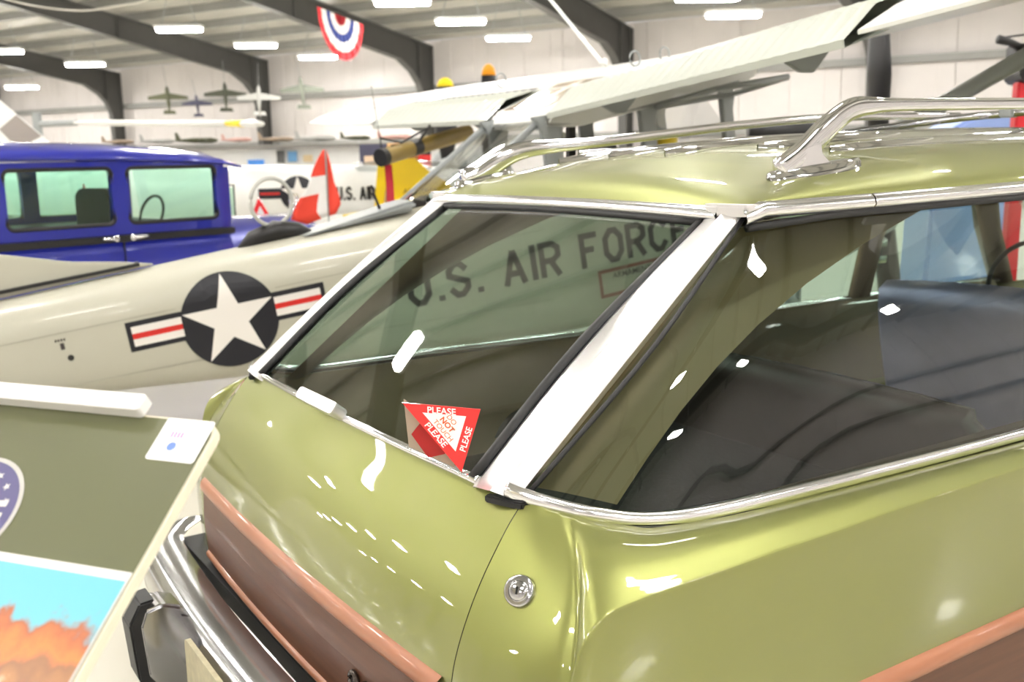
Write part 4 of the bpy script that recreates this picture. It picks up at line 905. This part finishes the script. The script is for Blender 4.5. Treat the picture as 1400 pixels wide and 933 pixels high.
# bunting
bt = thing('bunting', 'pleated red white and blue fan bunting hanging from the dark rafter', 'banner', tuple(V(-4.1, 26, 3.85)))
N_ = 20
bands = [(0, .22, mat('bunt_red', (.45, .02, .03), .7)), (.22, .42, mat('bunt_white', (.75, .72, .68), .7)), (.42, .6, mat('bunt_blue', (.03, .05, .22), .7)), (.6, .82, MATS['bunt_white']), (.82, 1., mat('bunt_bright_red', (.75, .03, .04), .7))]
for a0, a1, m_ in bands:
    rows = []
    for k in range(N_+1):
        a = math.pi*(1+k/N_)
        pts_ = []
        for rr_ in (a0, a1):
            x = (.02+.56*rr_)*math.cos(a)*.95; y = .04*(k % 2); z = 1.12+rr_*1.05*math.sin(a)-.40*x
            pts_.append((FHy*x+FHx*y, -FHx*x+FHy*y, z))
        rows.append(pts_)
    MB().grid(rows).build('fan_band', m_, bt)
# ------------------------------------------------------------------ things beyond: fin, rotor, propellers, rod
rot = thing('helicopter_rotor', 'long white rotor blade with yellow tip on a mast behind the sedan', 'rotor', tuple(V(-7.4, 16.3, 0)))
a_, b3 = V(-6.7, 16.1, 2.125), V(-3.1, 13, 1.955); off = V(-7.4, 16.3, 0)
def bl(f0, f1, m, nm):
    d = b3-a_; p = [tuple(a_+d*f-off) for f in np.linspace(f0, f1, 6)]; MB().tube(p, [.10 if 0 < f < 1 else .06 for f in np.linspace(f0, f1, 6)], 8, flat=(1, .45)).build(nm, m, rot, smooth=True)
bl(0, .86, wingw, 'blade'); bl(.86, .93, yellow, 'yellow_band'); bl(.93, 1.0, wingw, 'blade_tip')
MB().cyl((0, 0, 0), (0, 0, 2.3), .07).tube([(0, 0, 2.12), tuple(a_-off)], .05, 8).build('mast', graym, rot)
def upright_prop(r, z, top, m_tip, label, wd, nm='propeller'):
    t = thing(nm, label, 'propeller', tuple(V(r, z, 0)), VA(90))
    c0 = top-1.35
    for sgn_ in (1, -1):
        P = [(0, 0, c0), (0, 0, c0+sgn_*.5), (0, 0, c0+sgn_*1.05), (0, 0, c0+sgn_*1.22)]
        MB().tube(P, [.06, wd, wd*.9, wd*.8], 12, flat=(1, .25), upv=(0, 1, 0)).build('blade', blackp, t, smooth=True)
        MB().tube([(0, 0, c0+sgn_*1.22), (0, 0, c0+sgn_*1.31), (0, 0, c0+sgn_*1.35)], [wd*.8, wd*.6, wd*.2], 12, flat=(1, .25), upv=(0, 1, 0)).build('blade_tip', m_tip, t, smooth=True)
    MB().tube([(0, -.25, c0), (0, -.1, c0), (0, .1, c0)], [.03, .13, .17], 14).build('hub', graym, t, smooth=True)
    MB().tube([(0, .1, c0), (0, .3, c0), (0, .8, c0), (0, 1.4, c0)], [.2, .29, .29, .2], 18).build('cowling', graym, t, smooth=True)
    MB().cyl((0, .8, 0), (0, .8, c0), .08).build('gear_leg', graym, t)
upright_prop(-.96, 16, 2.70, yellow, 'black propeller with broad yellow tip behind the far wing', .17)
upright_prop(-.227, 12.6, 2.60, orange, 'black propeller with orange tip rising above the far wing', .11)
rd = thing('white_support_rod', 'thin white rod slanting from the roof down to the wing', 'rod', tuple(V(.643, 7.0, 2.10)))
a_ = V(.643, 7.0, 2.10); MB().tube([(0, 0, 0), tuple(V(.36, 9, 2.83)-a_), tuple(V(-.6, 15.5, 5.2)-a_)], .014, 6).build('rod', wingw, rd)
MB().cyl((0, 0, 0), (0, 0.02, .04), .03, .015).build('end_fitting', wingw, rd)
# gun on a red post with slanted grey leg
gun = thing('machine_gun_mount', 'black machine gun on top of a square red post', 'gun', tuple(V(3.95, 8, 0)), VA(90))
MB().box((0, 0, 1.0), (.10, .10, 2.0)).build('red_post', mat('post_red', (.6, .01, .02), .4), gun, bevel=.01)
MB().tube([(.02, -.1, 2.07), (.02, .2, 2.07)], .085, 14).box((.02, 0, 2.2), (.18, .3, .16)).build('receiver', blackp, gun, bevel=.012)
MB().tube([(.0, -.05, 2.22), (-.16, -.1, 2.29), (-.26, -.12, 2.31)], [.035, .03, .035], 8).tube([(-.24, -.12, 2.32), (.05, 0, 2.36), (.3, .1, 2.42)], .008, 5).build('barrel', blackp, gun, smooth=True)
# blue crate, black cowl pieces
bcv = thing('blue_cover', 'pale blue covered box standing beside the red gun post', 'box', tuple(V(4.1, 9.3, 0)), VA(90))
MB().prism([(-.42, 0), (.4, 0), (.36, 1.83), (.0, 1.80), (-.36, 1.62)], lambda u, v, t: (u, t, v), -.3, .3).build('cover', mat('pale_blue', (.30, .42, .80), .5), bcv, bevel=.03)
for r, z, h, w_, lab in ((2.25, 8.4, 1.66, .30, 'round dark engine pot on a stand behind the luggage rail'),):
    t = thing('engine_part', lab, 'engine part', tuple(V(r, z, 0)), VA(90))
    MB().tube([(-w_, 0, h), (-w_*.6, 0, h), (w_*.6, 0, h), (w_*.9, 0, h)], [.08, .11, .10, .05], 14).build('shell', blackp, t, smooth=True)
    for x in (-w_*.5, w_*.5): MB().cyl((x, 0, 0), (x, 0, h-.05), .025).build('leg', graym, t)

# rope slung below the rafter
rp_ = thing('hanging_rope', 'pale rope sagging below the dark rafter above the sedan', 'rope', tuple(V(-9, 20, 4.4)))
a_ = V(-9, 20, 4.4)
MB().tube(cr([tuple(V(r_, 20, h_)-a_) for r_, h_ in ((-10.4, 4.95), (-9.6, 4.62), (-8.8, 4.42), (-8.0, 4.34), (-7.3, 4.42), (-6.6, 4.62), (-5.9, 5.6))], 6), .016, 5).build('rope', mat('rope', (.6, .57, .5), .8), rp_)
